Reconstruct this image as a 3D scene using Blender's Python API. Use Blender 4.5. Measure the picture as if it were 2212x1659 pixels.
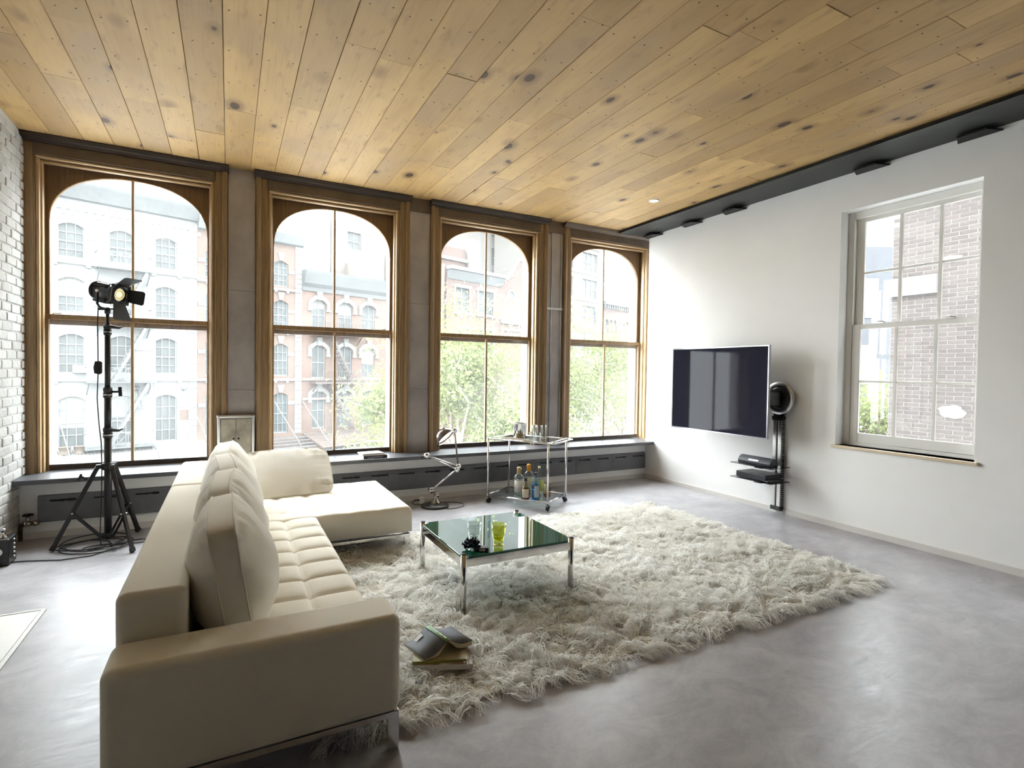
import bpy, bmesh, math, random
import numpy as np
from mathutils import Vector, Matrix, noise
random.seed(7); rng = np.random.default_rng(7)
for o in list(bpy.data.objects): bpy.data.objects.remove(o)
SC = bpy.context.scene
COL = SC.collection
PI = math.pi

# ------------------------------------------------------------------ camera
cam_d = bpy.data.cameras.new('camera'); cam = bpy.data.objects.new('camera', cam_d); COL.objects.link(cam)
cam_d.sensor_fit = 'HORIZONTAL'; cam_d.sensor_width = 36.0; cam_d.lens = 1167.97 / 2212 * 36.0
cam_d.clip_start = 0.05; cam_d.clip_end = 500
YAW, PITCH, ROLL = 0.482175536, -0.0227709257, 0.0143538285
_fw = Vector((math.sin(YAW)*math.cos(PITCH), math.cos(YAW)*math.cos(PITCH), math.sin(PITCH)))
_r = Vector((math.cos(YAW), -math.sin(YAW), 0)); _u = _r.cross(_fw)
_r2 = math.cos(ROLL)*_r + math.sin(ROLL)*_u; _u2 = -math.sin(ROLL)*_r + math.cos(ROLL)*_u
cam.matrix_world = Matrix(((_r2.x, _u2.x, -_fw.x, -4.98244), (_r2.y, _u2.y, -_fw.y, -5.61373), (_r2.z, _u2.z, -_fw.z, 1.4), (0, 0, 0, 1)))
SC.camera = cam

# ------------------------------------------------------------------ sky, exposure, render switches
SKY = 14.0
w = bpy.data.worlds.new('overcast_sky'); SC.world = w; w.use_nodes = True
nt = w.node_tree; nt.nodes.clear()
out = nt.nodes.new('ShaderNodeOutputWorld'); bg = nt.nodes.new('ShaderNodeBackground')
tc = nt.nodes.new('ShaderNodeTexCoord'); sp = nt.nodes.new('ShaderNodeSeparateXYZ'); mr = nt.nodes.new('ShaderNodeMapRange')
mr.inputs['From Min'].default_value = 0; mr.inputs['From Max'].default_value = 1
mr.inputs['To Min'].default_value = 0.62 * SKY; mr.inputs['To Max'].default_value = 1.35 * SKY
nt.links.new(tc.outputs['Generated'], sp.inputs[0]); nt.links.new(sp.outputs['Z'], mr.inputs['Value'])
nt.links.new(mr.outputs[0], bg.inputs['Strength']); bg.inputs['Color'].default_value = (0.91, 0.955, 1.0, 1)
nt.links.new(bg.outputs[0], out.inputs[0])
vs = SC.view_settings
vs.view_transform = 'Standard'; vs.look = 'None'; vs.gamma = 1.0; vs.use_curve_mapping = False
vs.exposure = 0.74
cy = SC.cycles
cy.max_bounces = 7; cy.diffuse_bounces = 5; cy.glossy_bounces = 3; cy.transmission_bounces = 4; cy.transparent_max_bounces = 14
cy.caustics_reflective = False; cy.caustics_refractive = False; cy.sample_clamp_indirect = 6.0
cy.use_denoising = True; cy.use_adaptive_sampling = True; cy.adaptive_threshold = 0.12; cy.adaptive_min_samples = 16

def portal(name, loc, rot, sx, sy):
    d = bpy.data.lights.new(name, 'AREA'); d.shape = 'RECTANGLE'; d.size = sx; d.size_y = sy; d.cycles.is_portal = True
    o = bpy.data.objects.new(name, d); COL.objects.link(o); o.location = loc; o.rotation_euler = rot
WC = [-5.752 + 1.747*i for i in range(4)]
for i, c in enumerate(WC): portal('sky_portal', (c, 0.62, 1.8), (-PI/2, 0, 0), 1.3, 2.7)
portal('sky_portal', (0.42, -3.1, 1.84), (0, PI/2, 0), 2.2, 1.1)

# ------------------------------------------------------------------ helpers
def empty(name, loc=(0, 0, 0), rz=0.0):
    o = bpy.data.objects.new(name, None); COL.objects.link(o); o.location = loc; o.rotation_euler = (0, 0, rz)
    o.empty_display_size = 0.05
    return o
def tag(o, label=None, cat=None, group=None, kind=None):
    if label: o['label'] = label
    if cat: o['category'] = cat
    if group: o['group'] = group
    if kind: o['kind'] = kind
    return o
def thing(name, label, cat, loc=(0, 0, 0), rz=0.0, group=None, kind=None):
    return tag(empty(name, loc, rz), label, cat, group, kind)
def wmat(o):
    m = Matrix.Translation(o.location) @ o.rotation_euler.to_matrix().to_4x4()
    return wmat(o.parent) @ m if o.parent else m
class MB:
    def __init__(s): s.v = []; s.f = []; s.smooth = []
    def add(s, vs, fs, smooth=False):
        n = len(s.v); s.v += [tuple(p) for p in vs]; s.f += [tuple(i+n for i in f) for f in fs]; s.smooth += [smooth]*len(fs)
        return s
    def box(s, x0, x1, y0, y1, z0, z1):
        if x0 > x1: x0, x1 = x1, x0
        if y0 > y1: y0, y1 = y1, y0
        if z0 > z1: z0, z1 = z1, z0
        return s.add([(x0,y0,z0),(x1,y0,z0),(x1,y1,z0),(x0,y1,z0),(x0,y0,z1),(x1,y0,z1),(x1,y1,z1),(x0,y1,z1)],
                     [(0,3,2,1),(4,5,6,7),(0,1,5,4),(1,2,6,5),(2,3,7,6),(3,0,4,7)])
    def obox(s, c, ax, hx, hy, hz):       # oriented box: ax = 3 unit vectors
        c = Vector(c); a, b, d = [Vector(q) for q in ax]; vs = []
        for sz in (-1, 1):
            for sx, sy in ((-1,-1),(1,-1),(1,1),(-1,1)): vs.append(c + a*sx*hx + b*sy*hy + d*sz*hz)
        return s.add(vs, [(0,3,2,1),(4,5,6,7),(0,1,5,4),(1,2,6,5),(2,3,7,6),(3,0,4,7)])
    def bar(s, p0, p1, w, h, up=(0,0,1)):
        p0, p1 = Vector(p0), Vector(p1); d = (p1-p0); L = d.length; d.normalize(); u = Vector(up)
        if abs(d.dot(u)) > .98: u = Vector((1,0,0))
        a = d.cross(u).normalized(); b = a.cross(d)
        return s.obox((p0+p1)/2, (d, a, b), L/2, w/2, h/2)
    def cyl(s, p0, p1, r, n=12, r1=None, caps=True):
        return s.tube([p0, p1], [r, r if r1 is None else r1], n, caps)
    def tube(s, pts, r, n=8, caps=True, closed=False):
        pts = [Vector(p) for p in pts]; m = len(pts); rs = list(r) if hasattr(r, '__len__') else [r]*m
        vs = []; prev = None
        for i, p in enumerate(pts):
            if closed: t = pts[(i+1) % m] - pts[i-1]
            else: t = pts[min(i+1, m-1)] - pts[max(i-1, 0)]
            if t.length < 1e-9: t = Vector((0,0,1))
            t.normalize()
            if prev is None:
                a = t.cross(Vector((0,0,1)))
                if a.length < .05: a = t.cross(Vector((1,0,0)))
            else: a = prev - t*prev.dot(t)
            a.normalize(); prev = a; b = t.cross(a)
            for k in range(n):
                an = 2*PI*k/n; vs.append(p + (a*math.cos(an) + b*math.sin(an))*rs[i])
        fs = []
        for i in range(m if closed else m-1):
            j = (i+1) % m
            for k in range(n): fs.append((i*n+k, i*n+(k+1) % n, j*n+(k+1) % n, j*n+k))
        s.add(vs, fs, True)
        if caps and not closed:
            b0 = len(s.v) - len(vs)
            s.f.append(tuple(b0+k for k in reversed(range(n)))); s.smooth.append(False)
            s.f.append(tuple(b0+(m-1)*n+k for k in range(n))); s.smooth.append(False)
        return s
    def lathe(s, prof, c=(0,0,0), n=24, axis=(0,0,1), smooth=True):   # prof: (radius, height)
        c = Vector(c); d = Vector(axis).normalized(); a = d.cross(Vector((0,0,1)))
        if a.length < .01: a = Vector((1,0,0))
        a.normalize(); b = d.cross(a); vs = []
        for r, h in prof:
            for k in range(n):
                an = 2*PI*k/n; vs.append(c + d*h + (a*math.cos(an)+b*math.sin(an))*max(r, 1e-5))
        fs = [(i*n+k, i*n+(k+1) % n, (i+1)*n+(k+1) % n, (i+1)*n+k) for i in range(len(prof)-1) for k in range(n)]
        return s.add(vs, fs, smooth)
    def ball(s, c, r, n=12, sc=(1,1,1)):
        m = max(4, n//2); vs = []; fs = []
        for i in range(m+1):
            th = PI*i/m
            for k in range(n):
                an = 2*PI*k/n
                vs.append((c[0]+r*sc[0]*math.sin(th)*math.cos(an), c[1]+r*sc[1]*math.sin(th)*math.sin(an), c[2]-r*sc[2]*math.cos(th)))
        for i in range(m):
            for k in range(n): fs.append((i*n+k, i*n+(k+1) % n, (i+1)*n+(k+1) % n, (i+1)*n+k))
        return s.add(vs, fs, True)
    def prism(s, poly, f0, f1):           # poly 2d points, f0/f1 map a 2d point to 3d at either end
        n = len(poly); vs = [f0(p) for p in poly] + [f1(p) for p in poly]
        fs = [tuple(reversed(range(n))), tuple(range(n, 2*n))] + [(i, (i+1) % n, n+(i+1) % n, n+i) for i in range(n)]
        return s.add(vs, fs)
    def strip(s, A, B, smooth=False):     # quad strip between two polylines
        n = len(A); return s.add(list(A)+list(B), [(i, i+1, n+i+1, n+i) for i in range(n-1)], smooth)
    def build(s, name, mat, parent=None, bevel=0, seg=2, world=True, label=None, smooth=None):
        me = bpy.data.meshes.new(name)
        vs = s.v
        if parent is not None and world:
            inv = wmat(parent).inverted(); vs = [inv @ Vector(p) for p in vs]
        me.from_pydata([tuple(p) for p in vs], [], s.f); me.validate(); 
        sm = s.smooth if smooth is None else [smooth]*len(s.f)
        if len(me.polygons) == len(sm): me.polygons.foreach_set('use_smooth', sm)
        bm = bmesh.new(); bm.from_mesh(me); bmesh.ops.remove_doubles(bm, verts=bm.verts, dist=1e-6)
        bmesh.ops.recalc_face_normals(bm, faces=bm.faces); bm.to_mesh(me); bm.free()
        me.materials.append(mat)
        o = bpy.data.objects.new(name, me); COL.objects.link(o)
        if parent is not None: o.parent = parent
        if bevel:
            b = o.modifiers.new('b', 'BEVEL'); b.width = bevel; b.segments = seg; b.limit_method = 'ANGLE'; b.angle_limit = 0.6
            b.harden_normals = False
            if seg > 2: me.polygons.foreach_set('use_smooth', [True]*len(me.polygons)); wn = o.modifiers.new('w', 'WEIGHTED_NORMAL')
        if label: o['label'] = label
        return o
def copy_tree(o, parent=None):
    c = o.copy(); COL.objects.link(c); c.parent = parent
    for ch in o.children: copy_tree(ch, c)
    return c
def kid(name, mesh, parent, loc=(0,0,0), rot=(0,0,0), scale=(1,1,1)):
    o = bpy.data.objects.new(name, mesh); COL.objects.link(o); o.parent = parent; o.location = loc; o.rotation_euler = rot; o.scale = scale
    return o

# ------------------------------------------------------------------ materials
def mat(name, col, rough=.6, metal=0., spec=.5, var=0., vs=4., bump=0., bs=60., stretch=(1,1,1), col2=None, coord='Object', sheen=0., det=4., emit=None, estr=0., rvar=0.):
    m = bpy.data.materials.new(name); m.use_nodes = True; t = m.node_tree; b = t.nodes['Principled BSDF']
    b.inputs['Base Color'].default_value = (*col, 1); b.inputs['Roughness'].default_value = rough; b.inputs['Metallic'].default_value = metal
    b.inputs['Specular IOR Level'].default_value = spec
    if sheen: b.inputs['Sheen Weight'].default_value = sheen; b.inputs['Sheen Roughness'].default_value = .5
    if emit: b.inputs['Emission Color'].default_value = (*emit, 1); b.inputs['Emission Strength'].default_value = estr
    if var or bump or col2 or rvar:
        tc = t.nodes.new('ShaderNodeTexCoord'); mp = t.nodes.new('ShaderNodeMapping'); mp.inputs['Scale'].default_value = stretch
        t.links.new(tc.outputs[coord], mp.inputs[0])
    if var or col2 or rvar:
        n = t.nodes.new('ShaderNodeTexNoise'); n.inputs['Scale'].default_value = vs; n.inputs['Detail'].default_value = det; n.inputs['Roughness'].default_value = .6
        t.links.new(mp.outputs[0], n.inputs['Vector'])
        cr = t.nodes.new('ShaderNodeValToRGB'); cr.color_ramp.elements[0].position = .3; cr.color_ramp.elements[1].position = .7
        if col2: a, c = col, col2
        else: a = tuple(max(0, x*(1-var)) for x in col); c = tuple(min(1, x*(1+var)) for x in col)
        cr.color_ramp.elements[0].color = (*a, 1); cr.color_ramp.elements[1].color = (*c, 1)
        t.links.new(n.outputs['Fac'], cr.inputs[0]); t.links.new(cr.outputs[0], b.inputs['Base Color'])
        if rvar:
            mr = t.nodes.new('ShaderNodeMapRange'); mr.inputs['From Min'].default_value = .3; mr.inputs['From Max'].default_value = .7
            mr.inputs['To Min'].default_value = max(.03, rough-rvar); mr.inputs['To Max'].default_value = min(1, rough+rvar)
            t.links.new(n.outputs['Fac'], mr.inputs[0]); t.links.new(mr.outputs[0], b.inputs['Roughness'])
    if bump:
        n2 = t.nodes.new('ShaderNodeTexNoise'); n2.inputs['Scale'].default_value = bs; n2.inputs['Detail'].default_value = 3
        t.links.new(mp.outputs[0], n2.inputs['Vector']); bp = t.nodes.new('ShaderNodeBump'); bp.inputs['Strength'].default_value = bump; bp.inputs['Distance'].default_value = .01
        t.links.new(n2.outputs['Fac'], bp.inputs['Height']); t.links.new(bp.outputs[0], b.inputs['Normal'])
    return m
def thin_glass(name, tint=(.97,.985,.98), veil=0., gloss=1., ior=1.45, rough=.0, veilcol=(.9,.92,.92)):
    m = bpy.data.materials.new(name); m.use_nodes = True; t = m.node_tree; t.nodes.clear()
    o = t.nodes.new('ShaderNodeOutputMaterial'); tr = t.nodes.new('ShaderNodeBsdfTransparent'); tr.inputs[0].default_value = (*tint, 1)
    gl = t.nodes.new('ShaderNodeBsdfGlossy'); gl.inputs['Roughness'].default_value = rough; gl.inputs['Color'].default_value = (1,1,1,1)
    f0 = ((ior-1)/(ior+1))**2*gloss; lw = t.nodes.new('ShaderNodeLayerWeight'); lw.inputs['Blend'].default_value = .5
    pw = t.nodes.new('ShaderNodeMath'); pw.operation = 'POWER'; pw.inputs[1].default_value = 5.0; t.links.new(lw.outputs['Facing'], pw.inputs[0])
    mu = t.nodes.new('ShaderNodeMath'); mu.operation = 'MULTIPLY_ADD'; mu.inputs[1].default_value = 1-f0; mu.inputs[2].default_value = f0; t.links.new(pw.outputs[0], mu.inputs[0])
    cur = tr
    if veil:
        tl = t.nodes.new('ShaderNodeBsdfTranslucent'); tl.inputs[0].default_value = (*veilcol, 1)
        tc = t.nodes.new('ShaderNodeTexCoord'); n = t.nodes.new('ShaderNodeTexNoise'); n.inputs['Scale'].default_value = 1.6; n.inputs['Detail'].default_value = 5
        mr = t.nodes.new('ShaderNodeMapRange'); mr.inputs['From Min'].default_value = .3; mr.inputs['From Max'].default_value = .75; mr.inputs['To Min'].default_value = veil*.5; mr.inputs['To Max'].default_value = veil*1.5
        t.links.new(tc.outputs['Object'], n.inputs['Vector']); t.links.new(n.outputs['Fac'], mr.inputs[0])
        mx = t.nodes.new('ShaderNodeMixShader'); t.links.new(mr.outputs[0], mx.inputs[0]); t.links.new(tr.outputs[0], mx.inputs[1]); t.links.new(tl.outputs[0], mx.inputs[2]); cur = mx
    mx2 = t.nodes.new('ShaderNodeMixShader'); t.links.new(mu.outputs[0], mx2.inputs[0]); t.links.new(cur.outputs[0], mx2.inputs[1]); t.links.new(gl.outputs[0], mx2.inputs[2])
    t.links.new(mx2.outputs[0], o.inputs[0]); return m
def emission(name, col, s):
    m = bpy.data.materials.new(name); m.use_nodes = True; t = m.node_tree; t.nodes.clear()
    o = t.nodes.new('ShaderNodeOutputMaterial'); e = t.nodes.new('ShaderNodeEmission'); e.inputs[0].default_value = (*col, 1); e.inputs[1].default_value = s
    t.links.new(e.outputs[0], o.inputs[0]); return m

def plank_material():
    m = bpy.data.materials.new('ceiling_pine'); m.use_nodes = True; t = m.node_tree; N = t.nodes.new; L = t.links.new
    b = t.nodes['Principled BSDF']; b.inputs['Roughness'].default_value = .55; b.inputs['Specular IOR Level'].default_value = .3
    tc = N('ShaderNodeTexCoord'); oi = N('ShaderNodeObjectInfo')
    def math_(op, a, c=None, clamp=False):
        q = N('ShaderNodeMath'); q.operation = op; q.use_clamp = clamp
        for i, x in enumerate((a, c)):
            if x is None: continue
            if isinstance(x, (int, float)): q.inputs[i].default_value = x
            else: L(x, q.inputs[i])
        return q.outputs[0]
    def mixc(f, a, c, mode='MIX'):
        q = N('ShaderNodeMix'); q.data_type = 'RGBA'; q.blend_type = mode
        if isinstance(f, (int, float)): q.inputs[0].default_value = f
        else: L(f, q.inputs[0])
        for i, x in ((6, a), (7, c)):
            if isinstance(x, tuple): q.inputs[i].default_value = (*x, 1)
            else: L(x, q.inputs[i])
        return q.outputs[2]
    off = N('ShaderNodeCombineXYZ'); L(math_('MULTIPLY', oi.outputs['Random'], 37.0), off.inputs[0]); L(math_('MULTIPLY', oi.outputs['Random'], 91.0), off.inputs[1])
    va = N('ShaderNodeVectorMath'); va.operation = 'ADD'; L(tc.outputs['Object'], va.inputs[0]); L(off.outputs[0], va.inputs[1])
    def noise_(scale, sx, sy, det=4):
        mp = N('ShaderNodeMapping'); mp.inputs['Scale'].default_value = (sx, sy, 1); L(va.outputs[0], mp.inputs[0])
        n = N('ShaderNodeTexNoise'); n.inputs['Scale'].default_value = scale; n.inputs['Detail'].default_value = det; L(mp.outputs[0], n.inputs['Vector']); return n.outputs['Fac']
    grain = noise_(6, 9, .45, 6); broad = noise_(2.2, 2.2, .5, 3); blot = noise_(1.5, 1, 1, 2)
    tone = mixc(oi.outputs['Random'], (.44,.285,.118), (.66,.435,.178))
    tone = mixc(math_('MULTIPLY', math_('SUBTRACT', broad, .40, True), 1.6, True), tone, (.36,.215,.085))
    fine = math_('MULTIPLY', math_('SUBTRACT', grain, .52, True), 1.5, True)
    tone = mixc(fine, tone, (.34,.20,.08))
    tone = mixc(math_('MULTIPLY', math_('SUBTRACT', blot, .50, True), 2.2, True), tone, (.37,.255,.155)); smear = noise_(5, 3.2, 1.1, 5); tone = mixc(math_('MULTIPLY', math_('SUBTRACT', smear, .58, True), 2.6, True), tone, (.26,.155,.075))
    # knots: sparse cells, an oval dark eye with a softer halo
    mpk = N('ShaderNodeMapping'); mpk.inputs['Scale'].default_value = (1, .62, 0.0); L(va.outputs[0], mpk.inputs[0])
    vo = N('ShaderNodeTexVoronoi'); vo.feature = 'F1'; vo.inputs['Scale'].default_value = 4.6; vo.inputs['Randomness'].default_value = 1.0; L(mpk.outputs[0], vo.inputs['Vector'])
    sc = N('ShaderNodeSeparateColor'); L(vo.outputs['Color'], sc.inputs[0])
    size = math_('MULTIPLY', math_('SUBTRACT', sc.outputs[0], .30, True), .27)
    d = math_('ADD', vo.outputs['Distance'], math_('MULTIPLY', math_('SUBTRACT', noise_(14, 1.5, 1.0), .5), .05))
    eye = math_('MULTIPLY', math_('SUBTRACT', size, d, True), 30.0, True)
    halo = math_('MULTIPLY', math_('SUBTRACT', math_('MULTIPLY', size, 2.3), d, True), 5.0, True)
    tone = mixc(math_('MULTIPLY', halo, .6), tone, (.19,.105,.048)); tone = mixc(math_('MULTIPLY', eye, .9), tone, (.055,.028,.013))
    # nail heads in rows where the boards cross the joists
    so = N('ShaderNodeSeparateXYZ'); L(tc.outputs['Object'], so.inputs[0]); geo = N('ShaderNodeNewGeometry'); sg = N('ShaderNodeSeparateXYZ'); L(geo.outputs['Position'], sg.inputs[0])
    u = math_('SUBTRACT', math_('ABSOLUTE', so.outputs[0]), math_('ADD', .045, math_('MULTIPLY', oi.outputs['Random'], .035)))
    yy = math_('ADD', sg.outputs[1], math_('ADD', 20.0, math_('MULTIPLY', so.outputs[0], .25)))
    v = math_('SUBTRACT', math_('MODULO', yy, .405), .2)
    dd = math_('SQRT', math_('ADD', math_('MULTIPLY', u, u), math_('MULTIPLY', v, v)))
    nail = math_('LESS_THAN', dd, .0055)
    tone = mixc(math_('MULTIPLY', nail, .9), tone, (.02,.014,.01))
    L(tone, b.inputs['Base Color'])
    bp = N('ShaderNodeBump'); bp.inputs['Strength'].default_value = .25; bp.inputs['Distance'].default_value = .004; L(grain, bp.inputs['Height']); L(bp.outputs[0], b.inputs['Normal'])
    return m

def concrete_material():
    m = bpy.data.materials.new('polished_concrete'); m.use_nodes = True; t = m.node_tree; N = t.nodes.new; L = t.links.new
    b = t.nodes['Principled BSDF']; tc = N('ShaderNodeTexCoord')
    def noise_(s, det, rough=.6, sc=(1,1,1), rot=0):
        mp = N('ShaderNodeMapping'); mp.inputs['Scale'].default_value = sc; mp.inputs['Rotation'].default_value = (0,0,rot); L(tc.outputs['Object'], mp.inputs[0])
        n = N('ShaderNodeTexNoise'); n.inputs['Scale'].default_value = s; n.inputs['Detail'].default_value = det; n.inputs['Roughness'].default_value = rough; n.inputs['Distortion'].default_value = .6
        L(mp.outputs[0], n.inputs['Vector']); return n.outputs['Fac']
    a = noise_(.9, 6); c = noise_(3.5, 12, .78, (1, 1.5, 1), .5); s = noise_(9, 6, .75, (1, 6, 1), .9)
    r1 = N('ShaderNodeValToRGB'); e = r1.color_ramp.elements; e[0].position = .32; e[0].color = (.335,.322,.338,1); e[1].position = .68; e[1].color = (.475,.46,.475,1); L(a, r1.inputs[0])
    r2 = N('ShaderNodeValToRGB'); e = r2.color_ramp.elements; e[0].position = .36; e[0].color = (.74,.74,.75,1); e[1].position = .64; e[1].color = (1.14,1.14,1.14,1); L(c, r2.inputs[0])
    mx = N('ShaderNodeMix'); mx.data_type = 'RGBA'; mx.blend_type = 'MULTIPLY'; mx.inputs[0].default_value = 1; L(r1.outputs[0], mx.inputs[6]); L(r2.outputs[0], mx.inputs[7])
    L(mx.outputs[2], b.inputs['Base Color'])
    r3 = N('ShaderNodeMapRange'); r3.inputs['From Min'].default_value = .3; r3.inputs['From Max'].default_value = .7; r3.inputs['To Min'].default_value = .24; r3.inputs['To Max'].default_value = .5
    ad = N('ShaderNodeMath'); ad.operation = 'ADD'; ad.inputs[1].default_value = 0; mu = N('ShaderNodeMath'); mu.operation = 'MULTIPLY'; mu.inputs[1].default_value = .5
    L(c, ad.inputs[0]); L(s, ad.inputs[1]); L(ad.outputs[0], mu.inputs[0]); L(mu.outputs[0], r3.inputs[0]); L(r3.outputs[0], b.inputs['Roughness'])
    b.inputs['Specular IOR Level'].default_value = .5
    bp = N('ShaderNodeBump'); bp.inputs['Strength'].default_value = .12; bp.inputs['Distance'].default_value = .004; L(s, bp.inputs['Height']); L(bp.outputs[0], b.inputs['Normal'])
    return m

def brick_tone(name, c1, c2, c3, rough=.85):   # colour changes from piece to piece
    m = bpy.data.materials.new(name); m.use_nodes = True; t = m.node_tree; b = t.nodes['Principled BSDF']; b.inputs['Roughness'].default_value = rough; b.inputs['Specular IOR Level'].default_value = .25
    oi = t.nodes.new('ShaderNodeObjectInfo'); r = t.nodes.new('ShaderNodeValToRGB'); e = r.color_ramp.elements
    e[0].color = (*c1, 1); e[1].color = (*c3, 1); q = r.color_ramp.elements.new(.5); q.color = (*c2, 1)
    t.links.new(oi.outputs['Random'], r.inputs[0])
    tc = t.nodes.new('ShaderNodeTexCoord'); n = t.nodes.new('ShaderNodeTexNoise'); n.inputs['Scale'].default_value = 18; n.inputs['Detail'].default_value = 5; t.links.new(tc.outputs['Object'], n.inputs['Vector'])
    mx = t.nodes.new('ShaderNodeMix'); mx.data_type = 'RGBA'; mx.blend_type = 'MULTIPLY'; mx.inputs[0].default_value = .35
    t.links.new(r.outputs[0], mx.inputs[6]); t.links.new(n.outputs['Fac'], mx.inputs[7]); t.links.new(mx.outputs[2], b.inputs['Base Color'])
    bp = t.nodes.new('ShaderNodeBump'); bp.inputs['Strength'].default_value = .5; bp.inputs['Distance'].default_value = .01
    t.links.new(n.outputs['Fac'], bp.inputs['Height']); t.links.new(bp.outputs[0], b.inputs['Normal']); return m

P = {}
def wool_material():
    m = bpy.data.materials.new('cream_wool'); m.use_nodes = True; t = m.node_tree; t.nodes.clear(); N = t.nodes.new; L = t.links.new
    o = N('ShaderNodeOutputMaterial'); d = N('ShaderNodeBsdfDiffuse'); tl = N('ShaderNodeBsdfTranslucent'); mx = N('ShaderNodeMixShader'); mx.inputs[0].default_value = .5
    tc = N('ShaderNodeTexCoord'); n = N('ShaderNodeTexNoise'); n.inputs['Scale'].default_value = 3; n.inputs['Detail'].default_value = 5; r = N('ShaderNodeValToRGB')
    e = r.color_ramp.elements; e[0].position = .3; e[0].color = (.93,.905,.85,1); e[1].position = .7; e[1].color = (.985,.97,.94,1)
    L(tc.outputs['Object'], n.inputs['Vector']); L(n.outputs['Fac'], r.inputs[0]); L(r.outputs[0], d.inputs[0]); L(r.outputs[0], tl.inputs[0])
    L(d.outputs[0], mx.inputs[1]); L(tl.outputs[0], mx.inputs[2]); L(mx.outputs[0], o.inputs[0]); return m
P['plank'] = plank_material(); P['concrete'] = concrete_material()
P['white_wall'] = mat('white_plaster', (.86,.85,.835), .75, var=.03, vs=1.2, bump=.03, bs=90)
P['rear'] = mat('light_cutting_rear', (.10,.075,.06), .9, var=.2, vs=6)  # made-up dark finish for the unseen rear wall, soaks up light
P['base_white'] = mat('skirting_paint', (.66,.63,.60), .6, var=.03, vs=3)
P['dark_void'] = mat('dark_underlay', (.03,.022,.015), .9)
P['wood_dark'] = mat('old_oak_dark', (.135,.075,.034), .5, col2=(.235,.14,.068), vs=7, stretch=(7,7,.5), bump=.25, bs=18, det=6)
P['wood_dark_h'] = mat('old_oak_dark_across', (.125,.072,.036), .5, col2=(.215,.135,.072), vs=7, stretch=(.5,7,7), bump=.25, bs=18, det=6)
P['wood_bead'] = mat('worn_oak_bead', (.34,.215,.105), .45, col2=(.55,.39,.21), vs=8, stretch=(6,6,.6), bump=.2, bs=25, det=6)
P['wood_bead_h'] = mat('worn_oak_bead_across', (.34,.215,.105), .45, col2=(.55,.39,.21), vs=8, stretch=(.6,6,6), bump=.2, bs=25, det=6)
P['wood_case'] = mat('worn_oak_casing', (.20,.125,.058), .5, col2=(.34,.225,.115), vs=6, stretch=(8,8,.45), bump=.3, bs=14, det=7)
P['wood_lintel'] = mat('dark_lintel_board', (.10,.068,.042), .6, col2=(.16,.115,.075), vs=3, bump=.2, bs=30)
P['wood_black'] = mat('blackened_oak', (.022,.013,.008), .55, col2=(.055,.034,.02), vs=9, stretch=(.5,6,6), bump=.3, bs=20)
P['zinc'] = mat('dull_zinc_sheet', (.42,.39,.385), .45, metal=.3, var=.22, vs=2.2, rvar=.08)
P['rivet'] = mat('rivet_metal', (.55,.52,.48), .35, metal=.9)
P['ledge'] = mat('dark_bluestone', (.085,.087,.098), .36, var=.15, vs=5)
P['heater'] = mat('dark_grey_enamel', (.125,.125,.136), .42, var=.16, vs=6, rvar=.06)
P['heater_slot'] = mat('slot_shadow_black', (.012,.012,.013), .6)
P['pane'] = thin_glass('window_glass', (.97,.985,.975), veil=.02, gloss=.6)
P['beam'] = mat('blackened_steel', (.045,.047,.045), .45, metal=.55, var=.3, vs=3)
P['beam_dark'] = mat('black_steel_web', (.012,.011,.011), .5, metal=.4)
P['sash_white'] = mat('sash_paint', (.80,.785,.75), .45, var=.02, vs=3)
P['reveal_white'] = mat('outside_jamb_paint', (.82,.82,.80), .6)
P['sill_wood'] = mat('pale_pine_sill', (.62,.50,.34), .5, col2=(.70,.58,.42), vs=7, stretch=(8,.5,8))
P['white_brick'] = brick_tone('whitewashed_brick', (.52,.515,.50), (.58,.57,.555), (.63,.62,.605), .7)
P['white_mortar'] = mat('whitewashed_mortar', (.60,.59,.57), .9, var=.12, vs=8, bump=.4, bs=60)
P['chrome'] = mat('polished_chrome', (.80,.80,.80), .08, metal=1.)
P['steel'] = mat('brushed_steel', (.62,.61,.60), .28, metal=1., var=.06, vs=20)
P['nickel'] = mat('worn_nickel', (.50,.47,.43), .26, metal=1., var=.15, vs=12)
P['bronze'] = mat('brown_enamel_shade', (.085,.055,.045), .25, var=.3, vs=8, spec=.6)
P['black'] = mat('satin_black_paint', (.013,.012,.014), .32, spec=.5)
P['black_matte'] = mat('matte_black', (.02,.019,.022), .6)
P['rubber'] = mat('black_rubber', (.016,.016,.017), .6)
P['cream'] = mat('cream_hatch_paint', (.83,.82,.79), .45)
P['wool'] = wool_material()
P['wool_back'] = mat('rug_backing', (.82,.78,.70), 1., var=.15, vs=20, bump=.6, bs=40)
P['sofa'] = mat('ivory_wool_upholstery', (.81,.76,.655), .92, var=.03, vs=500, bump=.10, bs=520, spec=.2, sheen=.12)
P['cushion'] = mat('ivory_linen', (.80,.765,.69), .95, var=.03, vs=300, bump=.07, bs=420, spec=.15, sheen=.1)
P['piping'] = mat('ivory_piping', (.74,.70,.61), .95)
P['green_glass'] = None

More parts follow.
